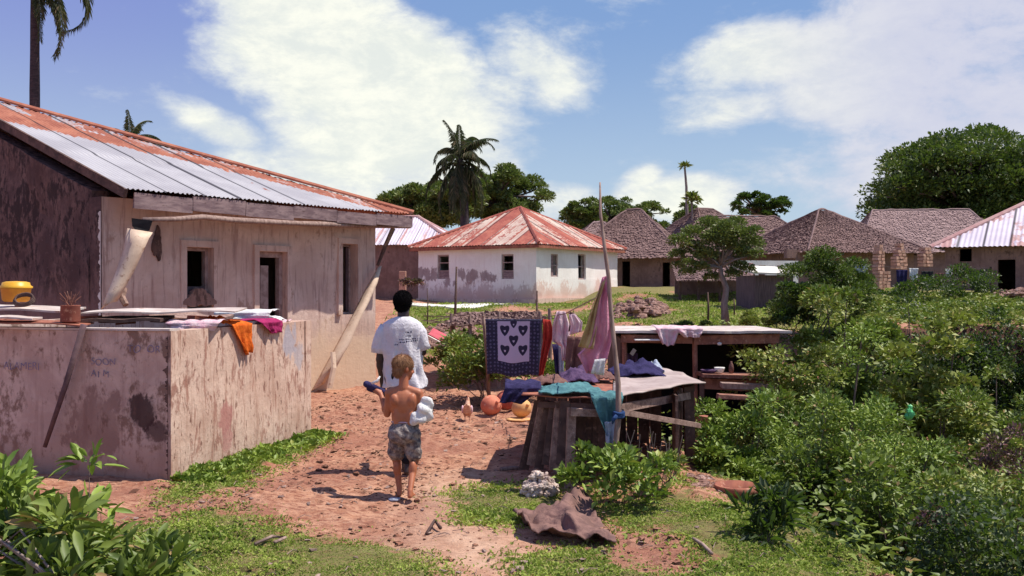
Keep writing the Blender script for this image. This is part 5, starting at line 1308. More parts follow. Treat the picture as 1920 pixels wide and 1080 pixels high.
fr = [(120, 80, 1.6, .6), (60, 75, 1.5, 1.0), (10, 35, 1.9, 1.7), (350, 20, 2.2, 1.5), (170, 45, .9, 1.5), (200, 60, 1.0, 1.0), (90, 60, 1.5, 1.0), (20, 5, 2.6, .7)]
palm('top of a coconut palm just showing over the pink house roof', (X_(240, d), d, 0), tp, .15, fr, 7, (0, 0), .6, group=None)

# ------------------------------------------------------------------ stacks of bricks, far right
def brick_stack(px0, px1, pyt, pyb, d, seed, label, steps=0):
    rg = np.random.default_rng(seed); mb = MB(); a = P(px0, pyb, d); b_ = P(px1, pyt, d); H_ = b_.z - a.z; bh = .095; rows = max(3, int(H_ / bh)); ca, sa = math.cos(.55), math.sin(.55)
    W_ = (b_.x - a.x - .11) / ca; nb = max(2, round(W_ / .17)); bw = W_ / nb
    for r_ in range(rows):
        k = nb - max(0, (r_ - (rows - steps * 2) + 2) // 2) if steps else nb; k = max(1, k); off = (nb - k) * bw * .5 + rg.uniform(-.02, .02)
        for i in range(k):
            u = off + (i + .5) * bw; mb.box((a.x + .11 + u * ca, d + u * sa, a.z + (r_ + .5) * bh), (bw * .84, .2, bh * .82), Matrix.Rotation(.55 + rg.uniform(-.07, .07), 3, 'Z'), .008)
    return tag(mb.build('brick_stack', M['brick']), label, 'brick stack', 'stacks of fired bricks on the right bank')
brick_stack(1634, 1658, 455, 545, 27.5, 1, 'tallest narrow brick stack, leftmost of the row', 1)
brick_stack(1668, 1704, 455, 505, 28.0, 2, 'stepped brick stack in the middle of the row, set back', 2)
brick_stack(1636, 1672, 508, 540, 26.9, 3, 'lowest wide brick stack in front of the leftmost one')
brick_stack(1718, 1750, 463, 500, 28.0, 4, 'short stepped brick stack nearest the tin roofed house', 1)
# clothes line and clothes by the stacks
mb = MB(); q1 = gp(1600, 26); q2 = gp(1860, 25.5)
t = thing('clothes_line', 'distant clothes line on two sticks beside the brick stacks', 'clothes line', gp(1700, 26))
mb.tube([q1, P(1601, 492, 26)], .035, 6); mb.build('post', M['woodd'], t); mb = MB(); mb.tube([q2, P(1858, 500, 25.5)], .035, 6); mb.build('post', M['woodd'], t)
mb = MB(); mb.tube([P(1601, 495, 26), P(1700, 503, 25.9), P(1780, 505, 25.7), P(1858, 502, 25.5)], .008, 4); mb.build('line', M['twig'], t)
for px, py, w_, h_, mt, lb in [(1612, 496, .42, .50, 'paleblue', 'pale blue sheet hanging left of the tallest brick stack'), (1690, 506, .30, .40, 'navy', 'dark blue shirt on the distant line, below the stepped stack'), (1712, 503, .25, .3, 'wcloth', 'white shirt on the distant clothes line'),
                               (1738, 508, .34, .52, 'black', 'dark garment on the distant line below the short brick stack'), (1760, 512, .22, .34, 'brownc', 'dull brown garment on the distant clothes line'), (1778, 504, .20, .2, 'wcloth', 'small white rag on the distant line, right of the brown garment'), (1806, 503, .13, .42, 'yellow', 'narrow ochre garment on the distant clothes line'),
                               (1832, 507, .40, .60, 'black', 'large black garment at the right end of the distant line')]:
    drape('hung_garment', lb, 'garment', P(px, py, 25.8), w_, h_, M[mt], px * .1, 0, taper=.15, amp=.02, jag=.1)
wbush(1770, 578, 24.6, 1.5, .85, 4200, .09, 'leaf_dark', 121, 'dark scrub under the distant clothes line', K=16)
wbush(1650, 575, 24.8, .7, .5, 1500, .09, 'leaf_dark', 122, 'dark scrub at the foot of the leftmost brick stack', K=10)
# fence stakes on the bank
def stake(px, d, pyt, label, r=.03, lean=0, mat='woodd'):
    q = gp(px, d); mb = MB(); e = P(px + lean, pyt, d); mb.tube([q - Vector((0, 0, .1)), q.lerp(e, .5) + Vector((.02, 0, 0)), e], [r, r * .9, r * .6], 6)
    return tag(mb.build('wooden_stake', M[mat], smooth=True), label, 'stake')
stake(1327, 24.5, 548, 'short dark stake on the upper grass left of the small tree')
stake(1376, 27, 560, 'thin dark stake right of the small tree trunk', .025)
stake(848, 21, 500, 'crooked tall stake in front of the left face of the white house', .035, 8)
stake(801, 27, 540, 'thin stake on the lawn left of the crooked tall stake', .02)
stake(1003, 20.5, 545, 'thin stake before the near corner of the white house', .03, 4)
# ------------------------------------------------------------------ red earth platform and open stall behind the tables
sx0, sx1, sd0, sd1 = X_(1165, 14.2), X_(1462, 14.2), 14.2, 16.2
zt = 1.75 - (622 - 540) / FPX * 14.2
stall = thing('open_stall', 'long low open stall with a flat pale roof below the grass bank', 'stall', ((sx0 + sx1) / 2, sd0, -.5))
mb = MB(); n = 24; vs = []
rg = np.random.default_rng(3)
for i in range(n + 1):
    x = sx0 - .15 + (sx1 - sx0 + .3) * i / n; j = .012 * float(fbm(i * .5, 3, 3)) + rg.uniform(-.004, .004)
    vs += [(x, sd0 - .12 + rg.uniform(-.02, .02), zt + j), (x, sd1, zt - .01 + j * .5)]
mb.add(vs, [(i * 2, i * 2 + 2, i * 2 + 3, i * 2 + 1) for i in range(n)]); mb.build('roof', M['sheet'], stall, solid=.035)
mb = MB(); mb.beam((sx0, sd0, zt - .10), (sx0 + (sx1 - sx0) * .45, sd0, zt - .115), .05, .12, jit=.008); mb.build('front_beam', M['woodr'], stall)
mb = MB(); mb.beam((sx0 + (sx1 - sx0) * .46, sd0 + .03, zt - .12), (sx1, sd0 + .03, zt - .10), .05, .13, jit=.008); mb.build('front_beam', M['woodr'], stall)
for px in (1172, 1304, 1452):
    x = X_(px, 14.25); mb = MB(); mb.tube([(x, 14.27, -1.0), (x + .01, 14.27, -.2), (x - .01, 14.27, zt - .06)], .04, 7); mb.build('post', M['woodr'], stall)
for x in (sx0 + .1, sx1 - .1):
    mb = MB(); mb.tube([(x, sd1 - .1, -1.0), (x, sd1 - .1, zt - .05)], .04, 7); mb.build('post', M['woodd'], stall)
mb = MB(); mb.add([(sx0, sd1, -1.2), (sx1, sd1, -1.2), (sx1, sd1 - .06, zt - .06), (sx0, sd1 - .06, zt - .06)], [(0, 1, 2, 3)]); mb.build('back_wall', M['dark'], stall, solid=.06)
mb = MB(); mb.add([(sx1 - .02, sd0 + .1, -1.2), (sx1 - .02, sd1, -1.2), (sx1 - .02, sd1, zt - .05), (sx1 - .02, sd0 + .1, zt - .1)], [(0, 1, 2, 3)]); mb.build('side_wall', M['woodd'], stall, solid=.05)
mb = MB(); mb.add([(sx0 + .02, sd0 + .1, -1.2), (sx0 + .02, sd1, -1.2), (sx0 + .02, sd1, zt - .05), (sx0 + .02, sd0 + .1, zt - .1)], [(0, 1, 2, 3)]); mb.build('side_wall', M['woodd'], stall, solid=.05)
# hanging things under the roof
drape('lace_cloth', 'pale lace cloth hanging over the front of the stall roof', 'cloth', P(1252, 616, 14.0), .36, .24, M['pinkw'], 1, .5, taper=.55, amp=.02)
drape('lace_cloth', 'crumpled patterned cloth on the stall roof, right of the lace', 'cloth', P(1290, 617, 14.0), .42, .12, M['pinkw'], 6, .5, taper=.5, amp=.03, sway=.05)
mb = MB(); mb.box(P(1212, 637, 14.1), (.36, .25, .02)); tag(mb.build('white_tray', M['wcloth'], bevel=.005), 'white flat tray hanging under the left part of the stall roof', 'tray')
mb = MB(); mb.lathe([(.0, -.02), (.03, -.015), (.035, .015), (.0, .03)], P(1349, 645, 14.15), 10, cap=False); tag(mb.build('small_ball', M['wcloth'], smooth=True), 'little white ball tied under the right part of the stall roof', 'ball')
drape('hanging_bundle', 'dark garment with a white stripe hanging inside the left bay of the stall', 'garment', P(1185, 662, 14.6), .18, .34, M['purple'], 3, 0, taper=.3, amp=.02)
mb = MB(); mb.box(P(1187, 660, 14.45), (.06, .01, .10), Matrix.Rotation(.6, 3, 'Y')); tag(mb.build('white_tag', M['wcloth']), 'small white strip pinned on the dark hanging garment', 'tag')
# counter with dishes
ct = thing('counter', 'red brown plank counter holding dishes under the right bay of the stall', 'counter', P(1350, 730, 13.9))
mb = MB(); a = P(1312, 702, 14.0); b_ = P(1440, 706, 14.0); mb.beam(a, b_, .5, .05, jit=.006); mb.build('plank', M['woodr'], ct)
mb = MB(); mb.beam(a + Vector((0, -.1, -.12)), b_ + Vector((0, -.1, -.14)), .04, .16, jit=.006); mb.build('apron', M['woodr'], ct)
for px in (1316, 1434): q = P(px, 707, 13.9); mb = MB(); mb.beam((q.x, q.y, -1.1), (q.x, q.y, q.z), .06, .06, up=(0, 1, 0)); mb.build('leg', M['woodd'], ct)
q = P(1349, 701, 13.92); mb = MB(); mb.lathe([(.04, .0), (.055, .01), (.075, .06), (.078, .075), (.065, .07), (.03, .02)], q + Vector((0, 0, .02)), 16); tag(mb.build('white_bowl', M['wcloth'], smooth=True), 'white enamel bowl on the counter', 'bowl')
q = P(1330, 702, 13.95); mb = MB(); mb.lathe([(.06, .0), (.10, .015), (.13, .05), (.12, .045), (.05, .012)], q + Vector((0, 0, .02)), 18); tag(mb.build('dark_dish', M['purple'], smooth=True), 'dull wide dish left of the white bowl', 'dish')
q = P(1371, 702, 13.95); mb = MB(); mb.lathe([(.035, .0), (.038, .08), (.03, .12), (.015, .15), (.015, .17)], q + Vector((0, 0, .02)), 12); tag(mb.build('brown_bottle', M['brownc'], smooth=True), 'brown bottle right of the white bowl', 'bottle')
# lower ledge boards in the gully below the counter
for i, (px0, px1, y0, y1, d, m_) in enumerate([(1352, 1450, 722, 726, 13.2, 'pole'), (1345, 1460, 742, 748, 12.9, 'woodr'), (1300, 1330, 795, 800, 10.9, 'rust'), (1296, 1335, 845, 850, 10.2, 'rust')]):
    mb = MB(); mb.beam(P(px0, y0, d), P(px1, y1, d), .16, .06 if i < 2 else .22, jit=.01)
    tag(mb.build('ledge_board', M[m_]), ['pale weathered board lying below the counter', 'red brown board below the pale one under the counter', 'upper rusty red board right of the table leg', 'lower rusty red board right of the table leg'][i], 'board', 'boards on the gully side')

# ------------------------------------------------------------------ washing table
D_, A2_, B2_, C2_ = P(988, 742, 8.75), P(1165, 750, 8.4), P(1310, 718, 9.85), P(1228, 690, 11.6)
zt_ = .78; cor = [Vector((p.x, p.y, zt_)) for p in (D_, A2_, B2_, C2_)]; E_ = Vector((X_(1060, 11.0), 11.0, zt_))
tb = thing('washing_table', 'rough wooden table topped with metal sheets and heaped with washing', 'table', (.95, 9.3, 0))
def sheet_(pts, th=.012, wob=.01, name='tabletop', mat='sheet'):
    a, b, c, d = [Vector(p) for p in pts]; n = 14; vs = []
    for j in range(n + 1):
        for i in range(n + 1):
            p = a.lerp(b, i / n).lerp(d.lerp(c, i / n), j / n); p.z += wob * float(fbm(p.x * 3, p.y * 3, 3)) * 3; vs.append(p)
    mb = MB(); w_ = n + 1; mb.add(vs, [(j * w_ + i, j * w_ + i + 1, (j + 1) * w_ + i + 1, (j + 1) * w_ + i) for j in range(n) for i in range(n)]); return mb.build(name, M[mat], tb, solid=th, smooth=True)
mid0 = Vector((X_(1140, 8.4), 8.4, zt_)); mid1 = Vector((X_(1150, 11.3), 11.3, zt_ + .01))
sheet_([mid0 + Vector((.04, -.05, .015)), cor[2] + Vector((.07, -.02, .01)), cor[3] + Vector((.05, .1, .01)), mid1], mat='tabletin')
sheet_([cor[0] + Vector((-.05, -.05, 0)), mid0 + Vector((.08, -.04, 0)), mid1 + Vector((.03, 0, -.02)), E_ + Vector((-.4, -.6, 0))], mat='rust')
def brd(p, q_, w_, h_, mat, name, up=(0, 0, 1)): mb = MB(); mb.beam(p, q_, w_, h_, up, jit=.006); return mb.build(name, M[mat], tb)
brd(P(1150, 768, 8.42), P(1292, 742, 9.75), .03, .075, 'wood', 'top_rail'); brd(P(1168, 773, 8.36), P(1312, 798, 9.3), .03, .05, 'wood', 'lower_rail')
brd(P(1010, 758, 8.72), P(1145, 764, 8.45), .03, .05, 'woodd', 'top_rail'); brd(P(1070, 772, 8.38), P(1132, 776, 8.38), .03, .06, 'wood', 'lower_rail')
brd(cor[2] + Vector((-.06, .0, -.06)), cor[3] + Vector((-.05, -.1, -.06)), .04, .07, 'woodd', 'top_rail')
# legs
brd(P(1067, 915, 8.40), P(1072, 765, 8.45), .075, .06, 'wood', 'leg', (0, 1, 0)); brd(P(1150, 900, 8.5), P(1148, 765, 8.5), .06, .06, 'woodd', 'leg', (0, 1, 0))
q = cor[2] + Vector((-.10, .03, -.04)); brd((q.x + .02, q.y, tz(q.x, q.y) - .1), q, .10, .09, 'woodd', 'leg', (0, 1, 0))
q = cor[3] + Vector((-.10, -.1, -.04)); brd((q.x, q.y, tz(q.x, q.y) - .1), q, .08, .08, 'woodd', 'leg', (0, 1, 0))
brd((E_.x - .3, 10.3, -.1), (E_.x - .3, 10.3, zt_ - .04), .08, .08, 'woodd', 'leg', (0, 1, 0))
# dark boards closing the back and left side
for i in range(7):
    f = i / 6; px = 1088 + i * 9.5; brd(P(px, 896 - i, 8.75), P(px, 768, 8.75), .060, .02, 'woodd', 'panel_board', (0, 1, 0))
for i in range(9):
    f = i / 8; y = 8.8 + f * 2; brd((X_(1262, 9.4) + f * .4, y + .5, -.3), (X_(1262, 9.4) + f * .4, y + .5, zt_ - .06), .02, .21, 'woodd', 'side_board', (0, 1, 0))
for i in range(6):
    a0 = P(982 + i * 14, 880 - (i % 2) * 8, 8.95 - i * .09); a1 = P(1010 + i * 10, 752, 8.85 - i * .05); brd(a0, a1, .085, .022, ['woodd', 'wood', 'woodd', 'woodd', 'wood', 'woodd'][i], 'leaning_board', (0, 1, 0))
for i in range(10):
    x = .45 + i * .13; brd((x, 11.0 - i * .02, -.1), (x, 11.0 - i * .02, zt_ - .05), .12, .02, 'woodd', 'back_board', (0, 1, 0))
mb = MB(); q = gp(1048, 8.75); rock(mb, (q.x + .02, q.y + .1, q.z + .07), .075, np.random.default_rng(3), 1.2); tag(mb.build('grey_stone', M['patch']), 'grey stone propped under the table between the boards and the leg', 'stone')
# washing on the table
def onT(px, py): return P(px, py, (CH - zt_) * FPX / (py - 540)) + Vector((0, 0, .02))
cloth_heap('teal_cloth', 'rumpled teal striped cloth spread on the near edge of the table', 'cloth', onT(1072, 738), .27, .28, .07, M['teal'], 1.3)
drape('teal_cloth', 'teal cloth hanging down from the near corner of the table', 'cloth', P(1138, 745, 8.33), .28, .34, M['teal'], 2.2, .25, taper=.75, sway=.03, amp=.02)
drape('pale_teal_rag', 'pale blue rag below the teal hanging cloth', 'rag', P(1146, 790, 8.30), .12, .22, M['paleblue'], 4.2, 0, taper=.3, amp=.015)
cloth_heap('purple_heap', 'dull purple crumpled shirt in the middle of the table', 'shirt', onT(1085, 718), .20, .3, .17, M['purple'], 2.4)
cloth_heap('navy_heap', 'navy patterned bundle behind the tall pole on the table', 'bundle', onT(1196, 706), .30, .3, .17, M['navy'], 3.2)
cloth_heap('brown_heap', 'small brown rumpled rag at the back left of the table', 'rag', onT(1030, 724), .17, .25, .09, M['brownc'], 4.4)
cloth_heap('white_rag', 'small pale rag at the far end of the navy bundle', 'rag', onT(1226, 702), .09, .2, .13, M['paleblue'], 5.5)
drape('navy_trousers', 'dark blue trousers lying off the left end of the table', 'trousers', onT(985, 735) + Vector((-.02, 0, .02)), .34, .14, M['navy'], 5, .5, taper=.4, amp=.02, sway=-.12)
cloth_heap('purple_heap', 'dark folded cloth left of the pole, below the pink cloth', 'cloth', onT(1128, 716), .12, .2, .12, M['brownc'], 6)
# post with cloths
pole_pts = [P(1125, 342, 8.5), P(1126, 400, 8.45), P(1133, 460, 8.4), P(1141, 520, 8.36), P(1146, 590, 8.33), P(1152, 650, 8.3), P(1159, 720, 8.27), P(1160, 780, 8.25), P(1154, 835, 8.2), P(1150, 905, 8.2)]
mb = MB(); mb.tube(pole_pts, [.007, .013, .016, .018, .020, .021, .024, .026, .025, .023], 9); tag(mb.build('tall_pole', M['pole'], smooth=True), 'tall crooked bleached pole tied to the front of the washing table', 'pole')
mb = MB(); c = P(1160, 778, 8.23)
for k in range(3): mb.tube([c + Vector((.042 * math.cos(a * .9), .042 * math.sin(a * .9), .014 * k - .012 + .006 * math.sin(a * 2))) for a in range(8)], .016, 6)
mb.tube([c + Vector((-.02, -.05, 0)), c + Vector((-.05, -.06, -.03)), c + Vector((-.06, -.05, -.07))], [.02, .018, .006], 6)
tag(mb.build('blue_tie', M['blue'], smooth=True), 'blue rag knotted round the tall pole at the table edge', 'rag')
def panel(name, label, outline_l, outline_r, d, mat, seed, cat='cloth', amp=.03, n=12, group=None):
    """cloth between a left and right edge given as pixel polylines at distance d"""
    m = len(outline_l); vs = []
    rows = (m - 1) * 5
    for j in range(rows + 1):
        f = j / 5; i = min(m - 2, int(f)); t_ = f - i
        l = [outline_l[i][k] * (1 - t_) + outline_l[i + 1][k] * t_ for k in (0, 1)]; r = [outline_r[i][k] * (1 - t_) + outline_r[i + 1][k] * t_ for k in (0, 1)]
        for k in range(n + 1):
            u = k / n; px = l[0] * (1 - u) + r[0] * u; py = l[1] * (1 - u) + r[1] * u
            yy = amp * (1.8 * float(fbm(u * 3 + seed, j * .12, 4)) + math.sin(u * 12 + seed + j * .15) + .5 * math.sin(u * 23 + seed * 3 + j * .3)) * min(1, j / 4)
            vs.append(P(px, py, d + yy))
    w_ = n + 1; mb = MB(); mb.add(vs, [(j * w_ + k, j * w_ + k + 1, (j + 1) * w_ + k + 1, (j + 1) * w_ + k) for j in range(rows) for k in range(n)])
    return tag(mb.build(name, mat, smooth=True, solid=.005), label, cat, group)
panel('pink_cloth', 'large pink cloth hanging from the tall pole', [(1129, 520), (1118, 560), (1110, 610), (1100, 650), (1083, 665), (1100, 700)], [(1141, 516), (1143, 550), (1146, 600), (1148, 632), (1140, 668), (1128, 702)], 8.42, M['pink'], 1, amp=.03)
panel('yellow_cloth', 'yellow cloth hanging beside the pink one on the tall pole', [(1130, 528), (1112, 570), (1096, 620), (1084, 650)], [(1136, 524), (1122, 570), (1118, 620), (1112, 655)], 8.36, M['yellow'], 2.5, amp=.02)
panel('white_patch_cloth', 'white cloth tail showing under the pink cloth', [(1115, 674), (1108, 700)], [(1135, 672), (1132, 704)], 8.35, M['wcloth'], 3.5, amp=.01)
# the line behind: batik sheet, red cloth, shirts
LD = 13.7
cl = thing('washing_line', 'washing line strung between a leaning stick and the tall pole', 'washing line', gp(918, LD + .5))
mb = MB(); q = gp(918, LD + .5); mb.tube([q, P(912, 660, LD + .3), P(905, 585, LD)], [.03, .026, .02], 7); mb.build('post', M['pole'], cl, smooth=True)
mb = MB(); mb.tube([P(903, 592, LD), P(960, 598, LD), P(1015, 596, LD - .2), P(1060, 588, 11.5), P(1143, 545, 8.36)], .006, 5); mb.build('line', M['twig'], cl)
b_ = drape('batik_cloth', 'dark blue batik cloth with a pale panel of drop shaped motifs hanging on the line', 'cloth', P(963, 598, LD), .80, .80, M['batik'], 1.0, 0, n=26, taper=.06, uv=True, amp=.008, jag=.02)
panel('red_cloth', 'deep red cloth hanging right of the batik cloth', [(1018, 598), (1018, 640), (1012, 680), (1010, 712)], [(1032, 600), (1038, 625), (1026, 670), (1016, 712)], LD - .3, M['red'], 4, amp=.02)
panel('pink_striped_shirt', 'pink and white shirt on the line right of the red cloth', [(1044, 583), (1036, 610), (1036, 640), (1052, 650), (1054, 676)], [(1060, 584), (1068, 610), (1068, 640), (1064, 652), (1060, 676)], LD - 1.6, M['pinkw'], 5, 'shirt', amp=.03)
panel('pale_blue_cloth', 'pale blue strip of cloth below the pink and white shirt', [(1047, 640), (1049, 708)], [(1057, 640), (1057, 708)], LD - 1.5, M['paleblue'], 6, amp=.01)
panel('navy_strip', 'dark narrow cloth between the pale blue and the brown ones', [(1035, 645), (1042, 706)], [(1048, 645), (1050, 706)], LD - 1.45, M['navy'], 6.5, amp=.01)
panel('brown_cloth', 'brown cloth hanging in front of the yellow cloth end', [(1064, 630), (1060, 670), (1060, 706)], [(1098, 632), (1096, 670), (1094, 700)], LD - 2.6, M['brownc'], 7, amp=.03)
panel('pale_pink_rag', 'small pale pink rag bunched on the line left of the yellow cloth', [(1066, 590), (1070, 612), (1068, 628)], [(1078, 588), (1092, 604), (1090, 622)], LD - 2.9, M['pinkw'], 8, 'rag', amp=.02)
panel('maroon_rag', 'dull maroon rag bunched beside the pink and white shirt', [(1066, 584), (1068, 604), (1066, 622)], [(1076, 586), (1080, 600), (1076, 618)], LD - 2.0, M['brownc'], 9, 'rag', amp=.02)
# ragged shelter behind the batik
rs = thing('ragged_shelter', 'collapsing low shelter of sticks and dry palm behind the batik cloth', 'shelter', gp(920, 17))
mb = MB(); rg = np.random.default_rng(12); thatch_plane(mb, P(828, 612, 16.8), P(1030, 604, 16.2), P(868, 586, 19), P(1010, 585, 18.5), 5, 26, rg, .05, .12); mb.build('roof', M['thatch'], rs)
for px, pyt, d in ((846, 600, 16.9), (880, 600, 16.6), (935, 596, 16.5), (1012, 596, 16.3), (1030, 590, 16.3)):
    mb = MB(); q = gp(px, d); mb.tube([q, P(px + 2, (pyt + 660) / 2, d), P(px, pyt - 12, d)], [.04, .035, .03], 6); mb.build('post', M['pole'], rs)
mb = MB()
for i in range(40):
    a = P(rg.uniform(835, 1030), rg.uniform(586, 606), rg.uniform(16.5, 18)); v = Vector((rg.uniform(-.5, .5), rg.uniform(-.3, .1), rg.uniform(-.12, .05))); mb.tube([a, a + v], .012, 4)
mb.build('loose_stick', M['wood'], rs)
# red panel leaning
mb = MB(); mb.add([P(803, 628, 18.2), P(850, 652, 17.6), P(858, 640, 18.4), P(812, 616, 19.0)], [(0, 1, 2, 3)]); mb2 = mb.build('painted_sheet', simple('faded_red_paint', (.52, .10, .13), (.40, .07, .09), 5), solid=.03)
tag(mb2, 'faded red slanting panel with a pale edge left of the bushes', 'panel')
mb = MB(); mb.beam(P(802, 631, 18.1), P(849, 656, 17.5), .03, .05); tag(mb.build('pale_batten', M['concrete']), 'pale batten along the lower edge of the red panel', 'batten')
# small planter-like things beyond the man's head
mb = MB(); q = gp(755, 40)
mb.box((q.x, 40, 1.9), (.28, .2, 1.1)); 
tag(mb.build('pale_post', M['brick'], bevel=.01), 'short pinkish brick pillar far beyond the head of the man', 'pillar')
wbush(770, 545, 38, .42, .75, 500, .16, 'leaf_pur', 141, 'reddish bush beside the brick pillar beyond the man', 'red_bush', K=8)
# ------------------------------------------------------------------ sacking on the ground
mb = MB(); n = 34; vs = []
cs = [g0(962, 962), g0(1075, 950), g0(1160, 1000), g0(1040, 1012)]
cc = [Vector((g0(*p)[0], g0(*p)[1])) for p in ((962, 968), (1100, 940), (1168, 1024), (1000, 1000))]
for j in range(n + 1):
    for i in range(n + 1):
        u, v = i / n, j / n; a = cc[3].lerp(cc[2], u); b2 = cc[0].lerp(cc[1], u); p = a.lerp(b2, v)
        p = p + Vector((float(fbm(u * 3, v * 3 + 9, 2)) * .1, float(fbm(u * 3 + 4, v * 3, 2)) * .12))
        z = tz(p.x, p.y) + .03 + abs(float(fbm(u * 4.2, v * 3.6 + 2, 4))) * .12 + .10 * math.exp(-(abs((u - .62) / .16)**1.4 + abs((v - .80) / .30)**1.4)) + .05 * math.exp(-((u - v * .3 - .5) / .10)**2) + (.05 if u < .05 else 0)
        z += .05 * math.sin(u * 9 + v * 6) * .5
        vs.append((p.x, p.y, z))
w_ = n + 1; mb.add(vs, [(j * w_ + i, j * w_ + i + 1, (j + 1) * w_ + i + 1, (j + 1) * w_ + i) for j in range(n) for i in range(n)])
tag(mb.build('sacking', M['sack'], smooth=True, solid=.008), 'stiff crumpled brown sacking lying peaked on the near grass', 'sacking')
# ------------------------------------------------------------------ buoys
def buoy(px, pyb, r, d, mat, label, dark=False):
    q = P(px, pyb, d); t = thing('buoy', label, 'buoy', q, 'round fishing buoys on the ground')
    mb = MB(); mb.ell(q + Vector((0, 0, r)), (r, r, r * .96), nu=24, nv=16); mb.build('float', M[mat], t, smooth=True)
    mb = MB(); a = q + Vector((.55 * r, -.75 * r, 1.35 * r)); mb.lathe([(r * .17, -.01), (r * .15, .03), (r * .07, .035)], a, 10, Vector((.5, -.75, .5)).to_track_quat('Z', 'Y').to_matrix()); mb.build('plug', M[mat], t, smooth=True)
buoy(921, 780, .148, 13.3, 'buoy_o', 'orange ball buoy, nearest the chicken')
buoy(949, 770, .148, 13.7, 'buoy_r', 'dark red ball buoy between the other two, partly behind them')
buoy(978, 784, .135, 12.9, 'buoy_y', 'yellowish orange ball buoy beside the table boards')
mb = MB(); c = P(972, 790, 12.7); mb.lathe([(.13, 0), (.16, .02), (.17, .035), (.12, .03), (.05, .02)], c, 18); tag(mb.build('yellow_dish', M['buoy_y'], smooth=True), 'flat yellow dish on the ground below the yellowish buoy', 'dish')
# ------------------------------------------------------------------ figures
def remeshed(name, mb, mat, parent, vox, smooth=6, fac=.6):
    me = mb.mesh(name + '_src'); ob = bpy.data.objects.new('src', me); col.objects.link(ob)
    m = ob.modifiers.new('r', 'REMESH'); m.mode = 'VOXEL'; m.voxel_size = vox
    s = ob.modifiers.new('s', 'SMOOTH'); s.iterations = smooth; s.factor = fac
    dg = bpy.context.evaluated_depsgraph_get(); dg.update(); new = bpy.data.meshes.new_from_object(ob.evaluated_get(dg))
    bpy.data.objects.remove(ob); new.name = name
    return link_mesh(name, new, mat, parent, smooth=True)
def hand(mb, w, fwd, up, s, side, curl=.5):
    """w wrist, fwd palm direction, up = back of the hand, side = +1 thumb towards cross(fwd,up)"""
    w = Vector(w); f = Vector(fwd).normalized(); u = Vector(up); u = (u - f * u.dot(f)).normalized(); sd_ = f.cross(u).normalized() * side
    mb.cap(w, w + f * .075 * s, .024 * s, .030 * s, 10)
    mb.cap(w + sd_ * .015 * s, w + f * .07 * s + sd_ * .024 * s, .020 * s, .016 * s, 8); mb.cap(w - sd_ * .012 * s, w + f * .07 * s - sd_ * .024 * s, .020 * s, .016 * s, 8)
    for k, (o, L) in enumerate(((.030, .066), (.011, .074), (-.009, .069), (-.028, .054))):
        p = w + f * .082 * s + sd_ * o * s; dr = f; a = curl
        for j, fr_ in enumerate((.45, .32, .23)):
            dr = (dr * math.cos(a * .8) - u * math.sin(a * .8)).normalized() if j else (f * math.cos(a * .5) - u * math.sin(a * .5)).normalized()
            q = p + dr * L * fr_ * s; mb.cap(p, q, (.0092 - j * .001) * s, (.0085 - j * .001) * s, 7); p = q; u_ = u
    p = w + f * .025 * s + sd_ * .028 * s; q = p + (f * .7 + sd_ * .75 - u * .25).normalized() * .036 * s; r_ = q + (f * .95 + sd_ * .2 - u * .35).normalized() * .030 * s
    mb.cap(p, q, .013 * s, .010 * s, 8); mb.cap(q, r_, .010 * s, .008 * s, 8)
def head(mb, c, s, yaw, pitch=0):
    """adult head height .23*s ; face along rotated +Y"""
    Rm = Matrix.Rotation(yaw, 3, 'Z') @ Matrix.Rotation(pitch, 3, 'X'); c = Vector(c)
    T = lambda x, y, z: c + Rm @ (Vector((x, y, z)) * s)
    mb.ell(T(0, -.012, .025), (.074 * s, .094 * s, .088 * s), Rm, 20, 14); mb.ell(T(0, .018, -.035), (.058 * s, .066 * s, .075 * s), Rm, 16, 12)
    mb.ell(T(0, .055, -.088), (.026 * s, .024 * s, .020 * s), Rm, 10, 8)              # chin
    mb.cap(T(0, .078, .008), T(0, .098, -.028), .008 * s, .014 * s, 8)                  # nose
    for x in (-1, 1):
        mb.ell(T(x * .076, -.004, -.012), (.010 * s, .018 * s, .030 * s), Rm @ Matrix.Rotation(x * .25, 3, 'Z'), 10, 8)   # ears
        mb.ell(T(x * .034, .066, -.035), (.018 * s, .018 * s, .02 * s), Rm, 8, 6)     # cheeks
        mb.cap(T(x * .014, .086, .020), T(x * .045, .074, .022), .008 * s, .007 * s, 7)  # brow
    mb.cap(T(-.018, .078, -.060), T(.018, .078, -.060), .0075 * s, .0075 * s, 7); mb.cap(T(-.014, .077, -.070), T(.014, .077, -.070), .008 * s, .008 * s, 7)
    return T, Rm
def eyes(T, s, parent):
    mb = MB()
    for x in (-1, 1): mb.ell(T(x * .031, .072, .002), (.012 * s, .010 * s, .010 * s), None, 12, 8)
    mb.build('eyes', M['wcloth'], parent, smooth=True)
    mb = MB()
    for x in (-1, 1): mb.ell(T(x * .031, .080, .002), (.0055 * s, .004 * s, .0055 * s), None, 10, 6)
    mb.build('pupils', M['black'], parent, smooth=True)
